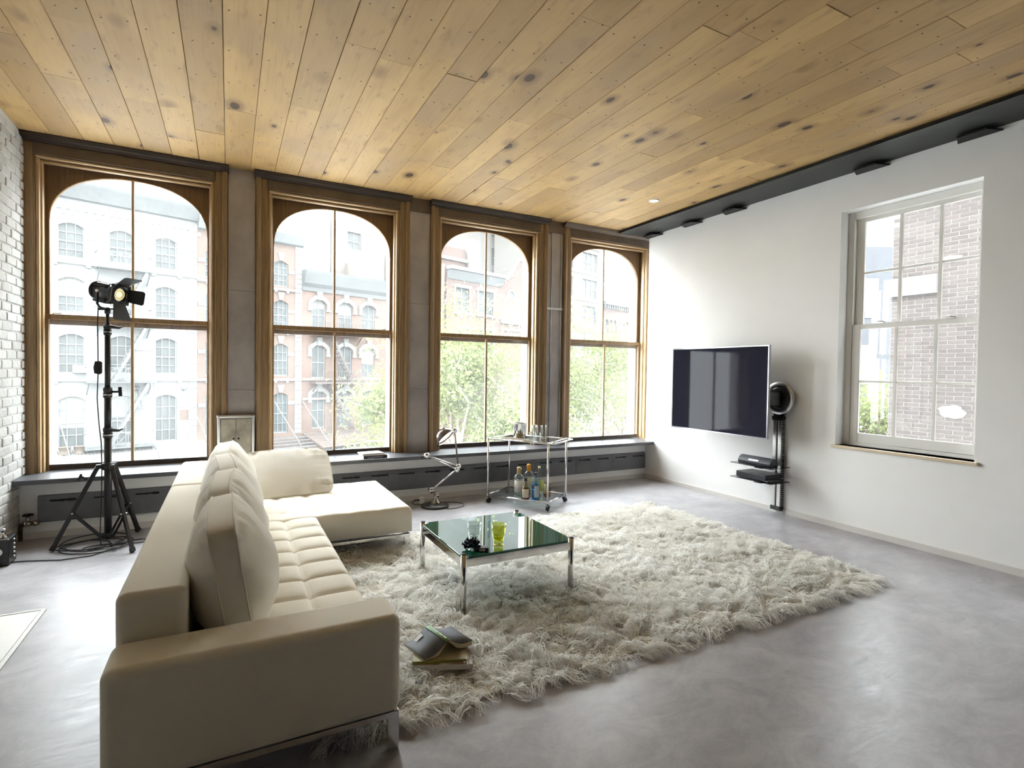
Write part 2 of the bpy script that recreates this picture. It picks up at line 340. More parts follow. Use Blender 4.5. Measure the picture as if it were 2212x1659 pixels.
def principled_green():
    m = bpy.data.materials.new('green_tinted_glass'); m.use_nodes = True; t = m.node_tree; t.nodes.clear(); N = t.nodes.new; L = t.links.new
    o = N('ShaderNodeOutputMaterial'); d = N('ShaderNodeBsdfDiffuse'); d.inputs[0].default_value = (.03,.16,.105,1)
    tr = N('ShaderNodeBsdfTransparent'); tr.inputs[0].default_value = (.10,.36,.26,1); g = N('ShaderNodeBsdfGlossy'); g.inputs['Roughness'].default_value = .01; g.inputs['Color'].default_value = (.93,.95,1,1)
    lw = N('ShaderNodeLayerWeight'); lw.inputs['Blend'].default_value = .5; pw = N('ShaderNodeMath'); pw.operation = 'POWER'; pw.inputs[1].default_value = 3.2; L(lw.outputs['Facing'], pw.inputs[0])
    fr = N('ShaderNodeMath'); fr.operation = 'MULTIPLY_ADD'; fr.inputs[1].default_value = .9; fr.inputs[2].default_value = .09; L(pw.outputs[0], fr.inputs[0])
    m1 = N('ShaderNodeMixShader'); m1.inputs[0].default_value = .45; L(d.outputs[0], m1.inputs[1]); L(tr.outputs[0], m1.inputs[2])
    m2 = N('ShaderNodeMixShader'); L(fr.outputs[0], m2.inputs[0]); L(m1.outputs[0], m2.inputs[1]); L(g.outputs[0], m2.inputs[2]); L(m2.outputs[0], o.inputs[0]); return m
P['green_glass'] = principled_green()
P['glass_clear'] = thin_glass('clear_glass', (.93,.955,.95), gloss=1.3, ior=1.5)
P['glass_frost'] = thin_glass('frosted_shelf_glass', (.86,.90,.90), veil=.22, gloss=1.2, ior=1.5)
P['glass_smoke'] = thin_glass('smoked_glass', (.30,.30,.33), gloss=1.0, ior=1.5)
P['screen'] = mat('tv_screen', (.020,.020,.032), .05, spec=.13)
P['tv_frame'] = mat('tv_bezel', (.42,.42,.45), .2, metal=.9)
P['tv_black'] = mat('tv_black_plastic', (.02,.02,.026), .35)

# ================================================================== THE ROOM
ZC = 3.272
def structure(name, label, cat, loc=(0,0,0)): return thing(name, label, cat, loc, kind='structure')
fl = MB().box(-6.9, .5, -12.3, 0.0, -.2, 0).build('floor', P['concrete']); tag(fl, 'polished grey concrete floor with trowel marks', 'floor', kind='structure')
# ceiling: dark deck with separate pine boards under it
ce = MB().box(-6.9, .5, -12.3, .25, ZC+.02, ZC+.2).build('ceiling', P['dark_void']); tag(ce, 'ceiling of wide knotty pine boards with nail holes', 'ceiling', kind='structure')
bx, k = -6.47, 0
while bx < -.43:
    wd = .2075
    x1 = min(bx+wd, -.40)
    y = .185 - random.uniform(0, .25)*(k % 3 == 0)
    ends = [.185]; y = .185 - random.uniform(.5, 2.6)
    while y > -6.6: ends.append(y); y -= random.uniform(1.6, 3.4)
    ends.append(-6.8)
    for a, b in zip(ends[:-1], ends[1:]):
        cx, cyy = (bx+x1)/2, (a+b)/2; g = .0022 + .0022*random.random()*(random.random() < .4)
        hw, hl = (x1-bx)/2-g/2, (a-b)/2-.0015; dz = random.uniform(-.0015, .0015)
        m_ = MB(); c_ = .0025
        m_.add([(-hw+c_,-hl,0),(hw-c_,-hl,0),(hw-c_,hl,0),(-hw+c_,hl,0),(-hw,-hl,c_),(hw,-hl,c_),(hw,hl,c_),(-hw,hl,c_),(-hw,-hl,.02),(hw,-hl,.02),(hw,hl,.02),(-hw,hl,.02)],
               [(3,2,1,0),(0,1,5,4),(1,2,6,5),(2,3,7,6),(3,0,4,7),(4,5,9,8),(5,6,10,9),(6,7,11,10),(7,4,8,11),(8,9,10,11)])
        o = m_.build('plank', P['plank'], None); o.parent = ce; o.location = (cx, cyy, ZC+dz)
    bx = x1; k += 1
# walls
wf = MB().box(-6.9, .5, 0, .5, -.2, .463)
for a, b in ((-6.9, WC[0]-.66), (WC[0]+.66, WC[1]-.66), (WC[1]+.66, WC[2]-.66), (WC[2]+.66, WC[3]-.66), (WC[3]+.66, .5)): wf.box(a, b, .17, .5, .463, 3.5)
wf.box(-6.9, .5, .17, .5, 3.13, 3.5)
wall_f = wf.build('wall_front', P['white_wall']); tag(wall_f, 'white window wall with four tall arched sash windows', 'wall', kind='structure')
wl = MB().box(-6.9, -6.47, -12.3, .17, -.2, 3.5).build('wall_left', P['white_mortar']); tag(wl, 'whitewashed brick wall beside the first arched window', 'wall', kind='structure')
wb = MB().box(-6.9, .5, -12.6, -12.3, -.2, 3.5).build('wall_back', P['rear']); tag(wb, 'unseen rear wall of the loft, darkened to cut bounced light', 'wall', kind='structure')  # out of view; dark finish added to keep bounced light off the sofa arm
# right wall with its window opening
RY0, RY1, RZ0, RZ1 = -3.632, -2.575, .768, 2.907
wr = MB().box(0, .36, -12.3, RY0, -.2, 3.5).box(0, .36, RY1, 0, -.2, 3.5).box(0, .36, RY0, RY1, -.2, RZ0).box(0, .36, RY0, RY1, RZ1, 3.5)
wall_r = wr.build('wall_right', P['white_wall']); tag(wall_r, 'smooth white plaster wall that carries the television', 'wall', kind='structure')
br = MB().box(-.012, 0, -9.3, -.012, 0, .052).build('baseboard_right', P['base_white']); tag(br, 'low greige skirting strip under the white wall', 'baseboard', kind='structure')
bf = MB().box(-6.47, -.012, -.012, 0, 0, .052).build('baseboard_front', P['base_white']); tag(bf, 'low greige skirting strip below the window ledge', 'baseboard', kind='structure')
# whitewashed bricks, laid one by one where the wall shows
bm_ = MB(); hx, hy, hz = .011, .1, .0295
def brick_mesh(hy, hz, d, nm, mt, rot=False):
    b = MB(); c = .004
    pts = [(0,-hy,-hz),(0,hy,-hz),(0,hy,hz),(0,-hy,hz),(d-c,-hy,-hz),(d-c,hy,-hz),(d-c,hy,hz),(d-c,-hy,hz),(d,-hy+c,-hz+c),(d,hy-c,-hz+c),(d,hy-c,hz-c),(d,-hy+c,hz-c)]
    b.add(pts, [(0,1,5,4),(1,2,6,5),(2,3,7,6),(3,0,4,7),(4,5,9,8),(5,6,10,9),(6,7,11,10),(7,4,8,11),(8,9,10,11)])
    o = b.build(nm, mt); me = o.data; bpy.data.objects.remove(o); return me
wbm = brick_mesh(.0975, .0295, .013, 'brick', P['white_brick']); wbh = brick_mesh(.046, .0295, .013, 'brick', P['white_brick'])
z = .033; row = 0
while z < 3.26:
    y = .16 - (.105 if row % 2 else 0)
    if row % 2: kid('brick', wbh, wl, (-6.471, .12, z))
    while y > -.75:
        kid('brick', wbm, wl, (-6.471 - random.uniform(0, .004), y-.1+random.uniform(-.003, .003), z+random.uniform(-.003, .003)), (random.uniform(-.012, .012), random.uniform(-.02, .02), random.uniform(-.02, .02)))
        y -= .207
    z += .072; row += 1
# bluestone ledge in three slabs
led = structure('trim_1', 'dark bluestone ledge running below all four windows', 'ledge', (-3.2, 0, .463))
for a, b in ((-6.468, -3.197), (-3.194, -1.505), (-1.502, -.001)): MB().box(a, b, -.17, .262, .463, .5).build('slab', P['ledge'], led, .003)
# hatch in the floor
ht = structure('trim_2', 'cream painted hatch let into the concrete floor', 'floor hatch', (-6.2, -2.5, 0))
MB().box(-6.465, -5.93, -4.6, -1.69, 0, .006).build('panel', P['cream'], ht)
e = MB().box(-5.925, -5.905, -4.6, -1.672, 0, .009).box(-6.465, -5.925, -1.685, -1.67, 0, .009); e.build('edge_strip', P['reveal_white'], ht)

# ------------------------------------------------------------------ the four arched windows
def arch(a, b, zs, n=2.25, m=28):
    pts = []
    for i in range(m+1):
        th = PI - PI*i/m; c, s = math.cos(th), math.sin(th)
        pts.append((a*math.copysign(abs(c)**(2/n), c), zs + b*abs(s)**(2/n)))
    return pts
ORD = ['first arched sash window, beside the whitewashed brick wall', 'second arched sash window, behind the lounging pillow', 'third arched sash window, behind the desk lamp', 'fourth arched sash window, next to the white television wall']
def sash_window(i, c):
    r = structure('window_%d' % (i+1), ORD[i], 'window', (c, .2, .5))
    for s in (-1, 1):                                           # casing boards with a stepped moulding
        prof = [(.640,.20),(.640,.150),(.652,.150),(.655,.140),(.705,.140),(.712,.118),(.722,.112),(.742,.110),(.752,.122),(.756,.20)]
        MB().prism([(c+s*x, y) for x, y in prof], lambda p: (p[0], p[1], .5), lambda p: (p[0], p[1], 3.215)).build('casing', P['wood_case'], r)
        MB().box(c+s*.616, c+s*.640, .158, .2, .5, 3.10).build('bead', P['wood_bead'], r, .006)
        MB().box(c+s*.603, c+s*.622, .198, .252, .5, 3.09).build('bead', P['wood_bead'], r, .006)
        MB().box(c+s*.622, c+s*.66, .2, .365, .5, 3.13).build('jamb', P['wood_dark'], r)
        MB().box(c+s*.607, c+s*.622, .291, .300, .5, 3.1).build('parting_strip', P['wood_dark'], r)
        MB().box(c+s*.601, c+s*.66, .345, .50, .5, 3.13).build('outside_jamb', P['reveal_white'], r)
    MB().box(c-.62, c+.62, .2, .36, 3.09, 3.13).build('head_jamb', P['wood_dark_h'], r)
    MB().box(c-.616, c+.616, .198, .25, 3.078, 3.096).build('head_bead', P['wood_bead_h'], r, .006)
    MB().box(c-.64, c+.64, .15, .2, 3.102, 3.122).build('head_bead', P['wood_bead_h'], r, .006)
    MB().box(c-.652, c+.652, .132, .2, 3.124, 3.216).build('lintel_board', P['wood_lintel'], r, .003)
    ct = MB().prism([(.2,3.214),(.115,3.214),(.10,3.232),(.075,3.24),(.062,3.262),(.062,ZC),(.2,ZC)], lambda p: (max(c-.765, -6.468), p[0], p[1]), lambda p: (min(c+.765, .04), p[0], p[1]))
    ct.build('crown_board', P['wood_black'] if i != 3 else P['wood_lintel'], r)
    # upper sash with the arched spandrels
    y0, y1, zt, zr0 = .302, .338, 3.088, 1.748
    A = arch(.585, .43, 2.632); up = MB()
    for yy in (y0, y1): up.strip([(c+x, yy, z) for x, z in A], [(c+x, yy, zt) for x, z in A])
    up.strip([(c+x, y0, z) for x, z in A], [(c+x, y1, z) for x, z in A], True)
    up.strip([(c-.585, y0, zt), (c+.585, y0, zt)], [(c-.585, y1, zt), (c+.585, y1, zt)])
    up.box(c-.62, c-.585, y0, y1, zr0, zt).box(c+.585, c+.62, y0, y1, zr0, zt).box(c-.585, c+.585, y0, y1, zr0, 1.80)
    us = up.build('upper_sash', P['wood_dark'], r)
    MB().tube([(c+x, y0-.001, z) for x, z in A], .005, 6).build('arch_bead', P['wood_bead'], us)
    MB().box(c-.010, c+.010, y0+.004, y1-.004, 1.80, 3.06).build('muntin', P['wood_bead'], us, .003)
    for a, b in ((-.587, -.008), (.008, .587)):
        MB().box(c+a, c+b, .318, .322, 1.797, 3.075).build('pane', P['pane'], us)
    # lower sash, nearer the room
    y0, y1 = .256, .290
    lo = MB().box(c-.615, c-.583, y0, y1, .503, 1.83).box(c+.583, c+.615, y0, y1, .503, 1.83)
    lo.box(c-.583, c+.583, y0, y1, 1.79, 1.83)
    ls = lo.build('lower_sash', P['wood_case'], r, .003)
    MB().box(c-.583, c+.583, y0, y1, .503, .552).build('bottom_rail', P['wood_black'], ls, .003)
    MB().box(c-.011, c+.011, y0+.002, y1-.002, .552, 1.79).build('muntin', P['wood_bead'], ls, .003)
    for a, b in ((-.585, -.009), (.009, .585)):
        MB().box(c+a, c+b, .271, .275, .55, 1.792).build('pane', P['pane'], ls)
    for q in (-.31, .28):
        MB().lathe([(0,-.006),(.012,-.004),(.012,.0)], (c+q, .2555, .528), 10, (0,-1,0)).build('sash_lift', P['steel'], ls)
    q = -.53 if i == 0 else .52
    MB().tube([(c+q-.03, .27, 1.832), (c+q-.015, .268, 1.842), (c+q+.01, .266, 1.838), (c+q+.035, .262, 1.846)], .005, 6).build('sash_lock', P['nickel'], ls)
    return r
for i, c in enumerate(WC): sash_window(i, c)
# outside sills
for i, c in enumerate(WC):
    s_ = MB().box(c-.66, c+.66, .3, .56, .43, .502)
    tag(s_.build('trim_%d' % (5+i), P['reveal_white']), ['outside sill of the first window', 'outside sill of the second window', 'outside sill of the third window', 'outside sill of the fourth window'][i] + ', painted white', 'sill', kind='structure')
# metal-clad piers between the windows
PN = ['zinc sheet cladding on the pier behind the fuse cabinet', 'zinc sheet cladding on the pier behind the desk lamp', 'narrow bronzed cladding on the pier behind the drinks trolley']
for i in range(3):
    a, b = WC[i]+.757, WC[i+1]-.757
    r = structure('trim_%d' % (9+i), PN[i], 'pier cladding', ((a+b)/2, .16, .5))
    top = ZC if i == 0 else 3.13
    zs = [(.5, 1.19), (1.193, 2.13), (2.133, top)] if i < 2 else [(.5, 2.18), (2.2, top)]
    for z0, z1 in zs:
        p = MB().box(a, b, .150, .17, z0, z1).build('metal_sheet', P['zinc'], r, .002)
        rv = MB(); nz = max(2, int((z1-z0)/.24))
        for j in range(nz+1):
            for xx in (a+.012, b-.012): rv.lathe([(.0045, 0), (.003, .0025), (0, .003)], (xx, .150, z0+.02+(z1-z0-.04)*j/nz), 6, (0,-1,0))
        rv.build('rivet_line', P['rivet'], p)
    if i == 2:
        MB().box(a, b, .135, .15, 2.176, 2.204).build('joint_band', P['nickel'], r)
        for xx in (a+.06, b-.035): MB().box(xx, xx+.008, .140, .15, .5, top).build('ridge', P['nickel'], r)
    if i: MB().box(a-.004, b+.004, .128, .17, 3.13, ZC).build('header_block', P['wood_lintel'], r, .003)
# corner return beyond the fourth window
r = structure('trim_12', 'dark timber filler between the fourth window and the white wall', 'filler', (.2, .16, .5))
MB().box(WC[3]+.757, .4, .13, .17, .5, ZC).build('filler_board', P['wood_lintel'], r)

# ------------------------------------------------------------------ window in the right wall
r5 = structure('window_5', 'white twelve-pane sash window set deep in the white wall', 'window', (.12, -3.1, RZ0))
fx0, fx1 = .115, .20
MB().box(fx0, fx1, RY1-.055, RY1, RZ0, RZ1).box(fx0, fx1, RY0, RY0+.055, RZ0, RZ1).box(fx0, fx1, RY0+.055, RY1-.055, 2.845, RZ1).box(fx0, fx1, RY0+.055, RY1-.055, RZ0, .80).build('frame', P['sash_white'], r5, .003)
cols = [(-2.985, -2.70), (-3.283, -3.012), (-3.578, -3.31)]
def six_pane(name, x0, x1, z0, z1, zsplit, bot, top):
    ya, yb = RY0+.018, RY1-.056
    s = MB().box(x0, x1, cols[0][1], yb, z0, z1).box(x0, x1, ya, cols[2][0], z0, z1).box(x0, x1, cols[2][0], cols[0][1], z0, z0+bot).box(x0, x1, cols[2][0], cols[0][1], z1-top, z1)
    o = s.build(name, P['sash_white'], r5, .003)
    for a, b in ((cols[1][1], cols[0][0]), (cols[2][1], cols[1][0])): MB().box(x0+.004, x1-.004, a, b, z0+bot, z1-top).build('muntin', P['sash_white'], o, .004)
    for a, b in cols: MB().box(x0+.004, x1-.004, a, b, zsplit-.010, zsplit+.010).build('muntin', P['sash_white'], o, .004)
    for a, b in cols:
        for za, zb in ((z0+bot, zsplit-.009), (zsplit+.009, z1-top)): MB().box((x0+x1)/2-.002, (x0+x1)/2+.002, a-.004, b+.004, za-.004, zb+.004).build('pane', P['pane'], o)
    return o
six_pane('upper_sash', .156, .188, 1.845, 2.846, 2.345, .032, .036)
ls = six_pane('lower_sash', .122, .153, .80, 1.876, 1.357, .086, .044)
for y in (-2.87, -3.40): MB().box(.118, .15, y-.03, y+.03, 1.876, 1.886).tube([(.125, y-.03, 1.89), (.122, y+.02, 1.897), (.13, y+.035, 1.889)], .005, 6).build('sash_lock', P['nickel'], ls)
MB().box(-.028, .125, RY0-.03, RY1+.028, .742, RZ0).build('sill', P['sill_wood'], r5, .005)
MB().box(.30, .40, RY0-.02, RY1+.02, .70, .76).build('outside_sill', P['reveal_white'], r5)

# ------------------------------------------------------------------ steel beam along the white wall
sb = structure('steel_beam', 'black steel channel beam along the top of the white wall', 'beam', (-.2, -3, 3.24))
MB().box(-.452, -.001, -9.2, .12, 3.238, 3.25).build('bottom_flange', P['beam'], sb, .002)
MB().box(-.425, -.40, -9.2, .12, 3.25, ZC+.012).build('web', P['beam_dark'], sb)
MB().box(-.452, -.444, -9.2, .12, 3.234, 3.254).build('lip', P['beam'], sb)
for y in (-.12, -.78, -1.40, -2.84, -3.6):
    pl = MB().prism([(-.001,-.14),(-.10,-.09),(-.10,.09),(-.001,.14)], lambda p: (p[0]*1.3, y+p[1], 3.205), lambda p: (p[0]*1.3, y+p[1], 3.217)).build('tie_plate', P['beam_dark'], sb)
    MB().box(-.09, -.01, y-.012, y+.012, 3.217, 3.238).build('spacer', P['beam_dark'], pl)
# recessed downlight
dl = thing('downlight', 'small round white recessed downlight in the pine ceiling', 'downlight', (-.92, -1.10, ZC))
MB().lathe([(.034,-.001),(.038,-.010),(.052,-.009),(.056,-.001)], (-.92,-1.10,ZC), 28).build('trim_ring', P['reveal_white'], dl)
MB().lathe([(0,-.004),(.034,-.004)], (-.92,-1.10,ZC), 24).build('lamp', emission('downlight_glow', (1,.95,.86), 14), dl)

# ================================================================== THE STREET OUTSIDE
P['f_white'] = mat('white_painted_masonry', (0.100,0.101,0.100), .85, var=.04, vs=.8)
P['f_trim'] = mat('white_stone_trim', (0.098,0.097,0.093), .8, var=.04, vs=2)
P['f_brick'] = mat('salmon_brickwork', (0.054,0.036,0.028), .9, col2=(0.064,0.044,0.034), vs=30, stretch=(1,1,3.5))
P['f_brick2'] = mat('orange_brickwork', (0.056,0.034,0.025), .9, col2=(0.065,0.042,0.032), vs=30, stretch=(1,1,3.5))
P['f_red'] = mat('dusky_red_brickwork', (0.048,0.030,0.025), .9, col2=(0.058,0.038,0.032), vs=30, stretch=(1,1,3.5))
P['f_pale'] = mat('pale_peach_render', (0.081,0.068,0.058), .9, var=.04, vs=1)
P['f_tower'] = mat('pale_tower_brick', (0.089,0.083,0.075), .9, var=.06, vs=9, stretch=(1,1,3))
P['f_grey'] = mat('weathered_metal_cornice', (0.037,0.039,0.039), .8, col2=(0.054,0.056,0.057), vs=9, stretch=(3,1,.5), det=8, bump=.3, bs=12)
P['f_grey2'] = mat('slate_roof_band', (0.057,0.060,0.061), .85, var=.12, vs=5)
P['f_pane'] = mat('street_window_glass', (0.035,0.039,0.039), .4, col2=(0.054,0.057,0.056), vs=1.3, spec=.12)
P['f_blind'] = mat('street_window_blind', (0.084,0.084,0.079), .8, var=.04, vs=3)
P['f_frame'] = mat('street_window_frame', (0.089,0.092,0.093), .6)
P['f_blue'] = mat('pale_blue_shopfront', (0.068,0.077,0.080), .6, var=.05, vs=2)
P['f_iron'] = mat('grey_painted_iron', (0.054,0.057,0.058), .6)
P['f_rust'] = mat('brown_painted_iron', (0.034,0.025,0.021), .7)
P['f_wood'] = mat('weathered_canopy_boards', (0.057,0.042,0.034), .8, var=.15, vs=6)
P['f_can'] = mat('white_corrugated_canopy', (0.095,0.093,0.088), .6, var=.06, vs=5)
P['f_can2'] = mat('grey_glazed_canopy', (0.046,0.048,0.050), .4, var=.15, vs=3)
P['asphalt'] = mat('street_asphalt', (.30,.30,.30), .9, var=.1, vs=1)
P['bark'] = mat('tree_bark', (.24,.20,.16), .95, var=.25, vs=10)
def leaf_material():
    m = bpy.data.materials.new('young_green_leaf'); m.use_nodes = True; t = m.node_tree; t.nodes.clear(); N = t.nodes.new; L = t.links.new
    o = N('ShaderNodeOutputMaterial'); d = N('ShaderNodeBsdfDiffuse'); tl = N('ShaderNodeBsdfTranslucent'); mx = N('ShaderNodeMixShader'); mx.inputs[0].default_value = .42
    tc = N('ShaderNodeTexCoord'); n = N('ShaderNodeTexNoise'); n.inputs['Scale'].default_value = 1.1; n.inputs['Detail'].default_value = 4; r = N('ShaderNodeValToRGB')
    e = r.color_ramp.elements; e[0].position = .3; e[0].color = (.095,.115,.045,1); e[1].position = .7; e[1].color = (.16,.175,.085,1)
    L(tc.outputs['Object'], n.inputs['Vector']); L(n.outputs['Fac'], r.inputs[0]); L(r.outputs[0], d.inputs[0]); L(r.outputs[0], tl.inputs[0])
    L(d.outputs[0], mx.inputs[1]); L(tl.outputs[0], mx.inputs[2]); L(mx.outputs[0], o.inputs[0]); return m
P['leaf'] = leaf_material()
GZ = -7.5
st = MB().box(-60, 140, .9, 140, GZ-.3, GZ).build('street', P['asphalt']); tag(st, 'grey street surface far below the windows', 'street', kind='structure')
FA = math.radians(18.235); FO = (-8.462, 34.564, 0)

def seg_arch(a, b, zt, rise, m=8):
    return [(a + (b-a)*i/m, zt - rise*((2*i/m-1)**2)) for i in range(m+1)]
def facade(root, s0, s1, z0, z1, ops, mt, name='facade', depth=.2, Y=0.0, back=9.0):
    xs = sorted({s0, s1, *[q for o in ops for q in o[:2]]}); zs = sorted({z0, z1, *[q for o in ops for q in o[2:4]]})
    b = MB()
    for i in range(len(xs)-1):
        for j in range(len(zs)-1):
            cx, cz = (xs[i]+xs[i+1])/2, (zs[j]+zs[j+1])/2
            if any(o[0] < cx < o[1] and o[2] < cz < o[3] for o in ops): continue
            b.add([(xs[i],Y,zs[j]),(xs[i+1],Y,zs[j]),(xs[i+1],Y,zs[j+1]),(xs[i],Y,zs[j+1])], [(0,1,2,3)])
    for o in ops:
        a, c, zb, zt = o[:4]; rise = o[4] if len(o) > 4 else 0
        b.add([(a,Y,zb),(a,Y,zt),(a,Y+depth,zt),(a,Y+depth,zb)], [(0,1,2,3)]); b.add([(c,Y,zb),(c,Y,zt),(c,Y+depth,zt),(c,Y+depth,zb)], [(0,1,2,3)])
        b.add([(a,Y,zb),(c,Y,zb),(c,Y+depth,zb),(a,Y+depth,zb)], [(0,1,2,3)])
        if rise:
            A = seg_arch(a, c, zt, rise); b.strip([(x,Y,z) for x,z in A], [(x,Y,zt) for x,z in A]); b.strip([(x,Y,z) for x,z in A], [(x,Y+depth,z) for x,z in A])
        else: b.add([(a,Y,zt),(c,Y,zt),(c,Y+depth,zt),(a,Y+depth,zt)], [(0,1,2,3)])
    o = b.build(name, mt, root, world=False)
    MB().box(s0, s1, Y+depth+.02, Y+back, z0, z1).build('body', mt, root, world=False)
    return o
def far_window(root, a, b, zb, zt, cols=2, rows=2, Y=0.0, depth=.2, blind=0., bars=.045, mt=None):
    y = Y+depth-.08; f = MB(); mt = mt or P['f_frame']
    f.box(a, a+.07, y, y+.06, zb, zt).box(b-.07, b, y, y+.06, zb, zt).box(a, b, y-.02, y+.06, zb, zb+.08)
    zm = (zb+zt)/2 - .05; f.box(a, b, y-.01, y+.06, zm-.035, zm+.035)
    for i in range(1, cols): x = a+(b-a)*i/cols; f.box(x-bars/2, x+bars/2, y, y+.05, zb, zt)
    for j in range(1, rows):
        for lo, hi in ((zb, zm), (zm, zt)): z = lo+(hi-lo)*j/rows; f.box(a, b, y, y+.05, z-bars/2, z+bars/2)
    w_ = f.build('window', mt, root, world=False)
    p = MB().box(a, b, y+.055, y+.07, zb, zt).build('pane', P['f_pane'], w_, world=False)
    if blind: MB().box(a+.07, b-.07, y+.03, y+.05, zt-(zt-zb)*blind, zt).build('blind', P['f_blind'], w_, world=False)
    return w_
def railing(b, s0, s1, y, z0, z1, n, style='x', r=.018):
    for z in (z0, z1): b.bar((s0,y,z), (s1,y,z), .04, .04)
    for i in range(n+1):
        x = s0+(s1-s0)*i/n; b.bar((x,y,z0), (x,y,z1), .03, .03, (1,0,0))
        if style == 'x' and i < n:
            x1 = s0+(s1-s0)*(i+1)/n; b.bar((x,y,z0), (x1,y,z1), .025, .025); b.bar((x,y,z1), (x1,y,z0), .025, .025)
def bldg(name, label, Y=0.0, s=0.0): 
    t = Vector((math.cos(FA), math.sin(FA), 0)); q = Vector((-math.sin(FA), math.cos(FA), 0))
    return thing(name, label, 'building', tuple(Vector(FO) + t*s + q*Y), FA)

# --- white loft building
A_ = bldg('loft_building', 'white painted loft building with grey cornice and fire escape, seen through the first window')
ROW = [(7.48, 9.42), (4.39, 6.38), (.94, 3.18), (-3.29, -.36)]
wcols = [(-5.26, -4.05), (-2.93, -1.69), (-.62, .56)]
ops = [(a, b, z0, z1, .22) for a, b in wcols for z0, z1 in ROW] + [(-7.6, -6.4, z0, z1, .22) for z0, z1 in ROW]
facade(A_, -9.5, 1.69, GZ, 13.2, ops, P['f_white'])
for ci, (a, b) in enumerate(wcols):
    for ri, (z0, z1) in enumerate(ROW): far_window(A_, a, b, z0, z1, 3, 2, blind=[[0,.55,0,.62],[0,0,0,.45],[.05,0,0,0]][ci][ri])
for z in (7.12, 3.95, .50):
    c_ = MB().box(-9.5, 1.72, -.16, 0, z, z+.14)
    for s in (-6.2, -5.4, -3.9, -3.0, -1.5, -.7, .7): c_.box(s-.13, s+.13, -.13, 0, z-.13, z)
    c_.build('sill_course', P['f_trim'], A_, world=False)
for s0, s1 in ((-5.75,-5.3),(-4.0,-3.55),(-3.4,-2.97),(-1.65,-1.2),(-1.08,-.66),(.6,1.05)):
    for z0, z1 in ROW: MB().box(s0, s1, -.05, 0, z1-.82, z1-.72).build('impost', P['f_trim'], A_, world=False)
qm = MB().box(-.24, .24, -.05, 0, -.185, .185).build('quoin', P['f_trim'], None, .015); qme = qm.data; bpy.data.objects.remove(qm)
for k in range(35): kid('quoin', qme, A_, (1.45, 0, -3.4+.4*k))
MB().prism([(0,10.75),(-.25,10.8),(-.7,11.5),(-.75,11.62),(0,11.62)], lambda p: (-9.5, p[0], p[1]), lambda p: (1.75, p[0], p[1])).build('cornice', P['f_grey2'], A_, world=False)
fr = MB()
for k in range(28): fr.box(-9.3+.4*k, -9.1+.4*k, -.09, 0, 10.15, 10.6); fr.box(-9.1+.4*k, -8.9+.4*k, -.06, 0, 9.85, 10.1)
fr.build('frieze_block_row', P['f_trim'], A_, world=False)
fe = empty('fire_escape'); fe.parent = A_
for i, (s0, s1, z, zr) in enumerate(((-3.6,-.95,7.02,7.95), (-3.6,-.95,3.85,4.8), (-4.1,-.9,.42,1.3), (-4.2,-.85,-3.4,-2.5))):
    p = MB().box(s0, s1, -1.0, -.02, z, z+.06)
    for q in (s0+.1, s1-.1): p.bar((q,-.02,z-.7), (q,-.9,z), .05, .05)
    p.build('platform', P['f_iron'], fe, world=False)
    b = MB(); railing(b, s0, s1, -.98, z+.06, zr, 5); b.bar((s0,-.98,zr),(s0,0,zr),.04,.04); b.bar((s1,-.98,zr),(s1,0,zr),.04,.04); b.build('railing', P['f_iron'], fe, world=False)
for za, zb, xa, xb in ((3.9, 7.0, -2.6, -1.2), (.45, 3.85, -2.9, -1.2), (-3.4, .42, -3.1, -1.1)):
    l = MB()
    for dy in (-.35, -.85): l.bar((xa, dy, za), (xb, dy, zb), .09, .16)
    for k in range(12): t = (k+.5)/12; l.box(xa+(xb-xa)*t-.1, xa+(xb-xa)*t+.1, -.85, -.35, za+(zb-za)*t-.02, za+(zb-za)*t+.02)
    l.build('ladder', P['f_iron'], fe, world=False)
b = MB()
for x in (-1.02, -.86): b.bar((x,-.98,-3.4), (x,-.98,1.3), .06, .06, (1,0,0))
b.build('drop_ladder_guide', P['f_iron'], fe, world=False)
ac = MB().box(-4.62, -3.95, -.35, .12, .98, 1.42).build('air_conditioner', P['f_trim'], A_, world=False); MB().box(-4.55, -4.08, -.36, -.35, 1.04, 1.36).build('grille', P['f_iron'], ac, world=False)
MB().box(.72, 1.2, -.01, 0, -2.0, -1.35).build('wall_patch', P['f_brick'], A_, world=False)
cn = MB()
for k in range(70): cn.add([(-9.4+.165*k,-.02,-3.42),(-9.32+.165*k,-.02,-3.36),(-9.235+.165*k,-.02,-3.42),(-9.4+.165*k,-3.6,-4.5),(-9.32+.165*k,-3.6,-4.44),(-9.235+.165*k,-3.6,-4.5)], [(0,1,4,3),(1,2,5,4)])
can = cn.build('canopy_roof', P['f_can'], A_, world=False); MB().box(-9.4, 2.1, -3.65, -3.55, -4.75, -4.45).build('gutter', P['f_iron'], can, world=False)
for s, s2 in ((-5.6,-4.9), (.95,2.0), (-1.6,-.9)):
    b = MB().cyl((s,-.02,.05), (s2,-2.6,-4.15), .035, 6).lathe([(.17,0),(.17,.05),(0,.06)], (s,-.02,.05), 10, (0,-1,0)); b.build('tie_rod', P['f_iron'], A_, world=False)
MB().lathe([(.22,0),(.27,.4),(.29,.4),(.24,.36)], (-5.05,-.6,-3.55), 10).lathe([(.22,0),(.27,.4),(.29,.4),(.24,.36)], (-4.4,-.6,-3.55), 10).build('planter', mat('terracotta', (0.091,0.069,0.053), .9), A_, world=False)
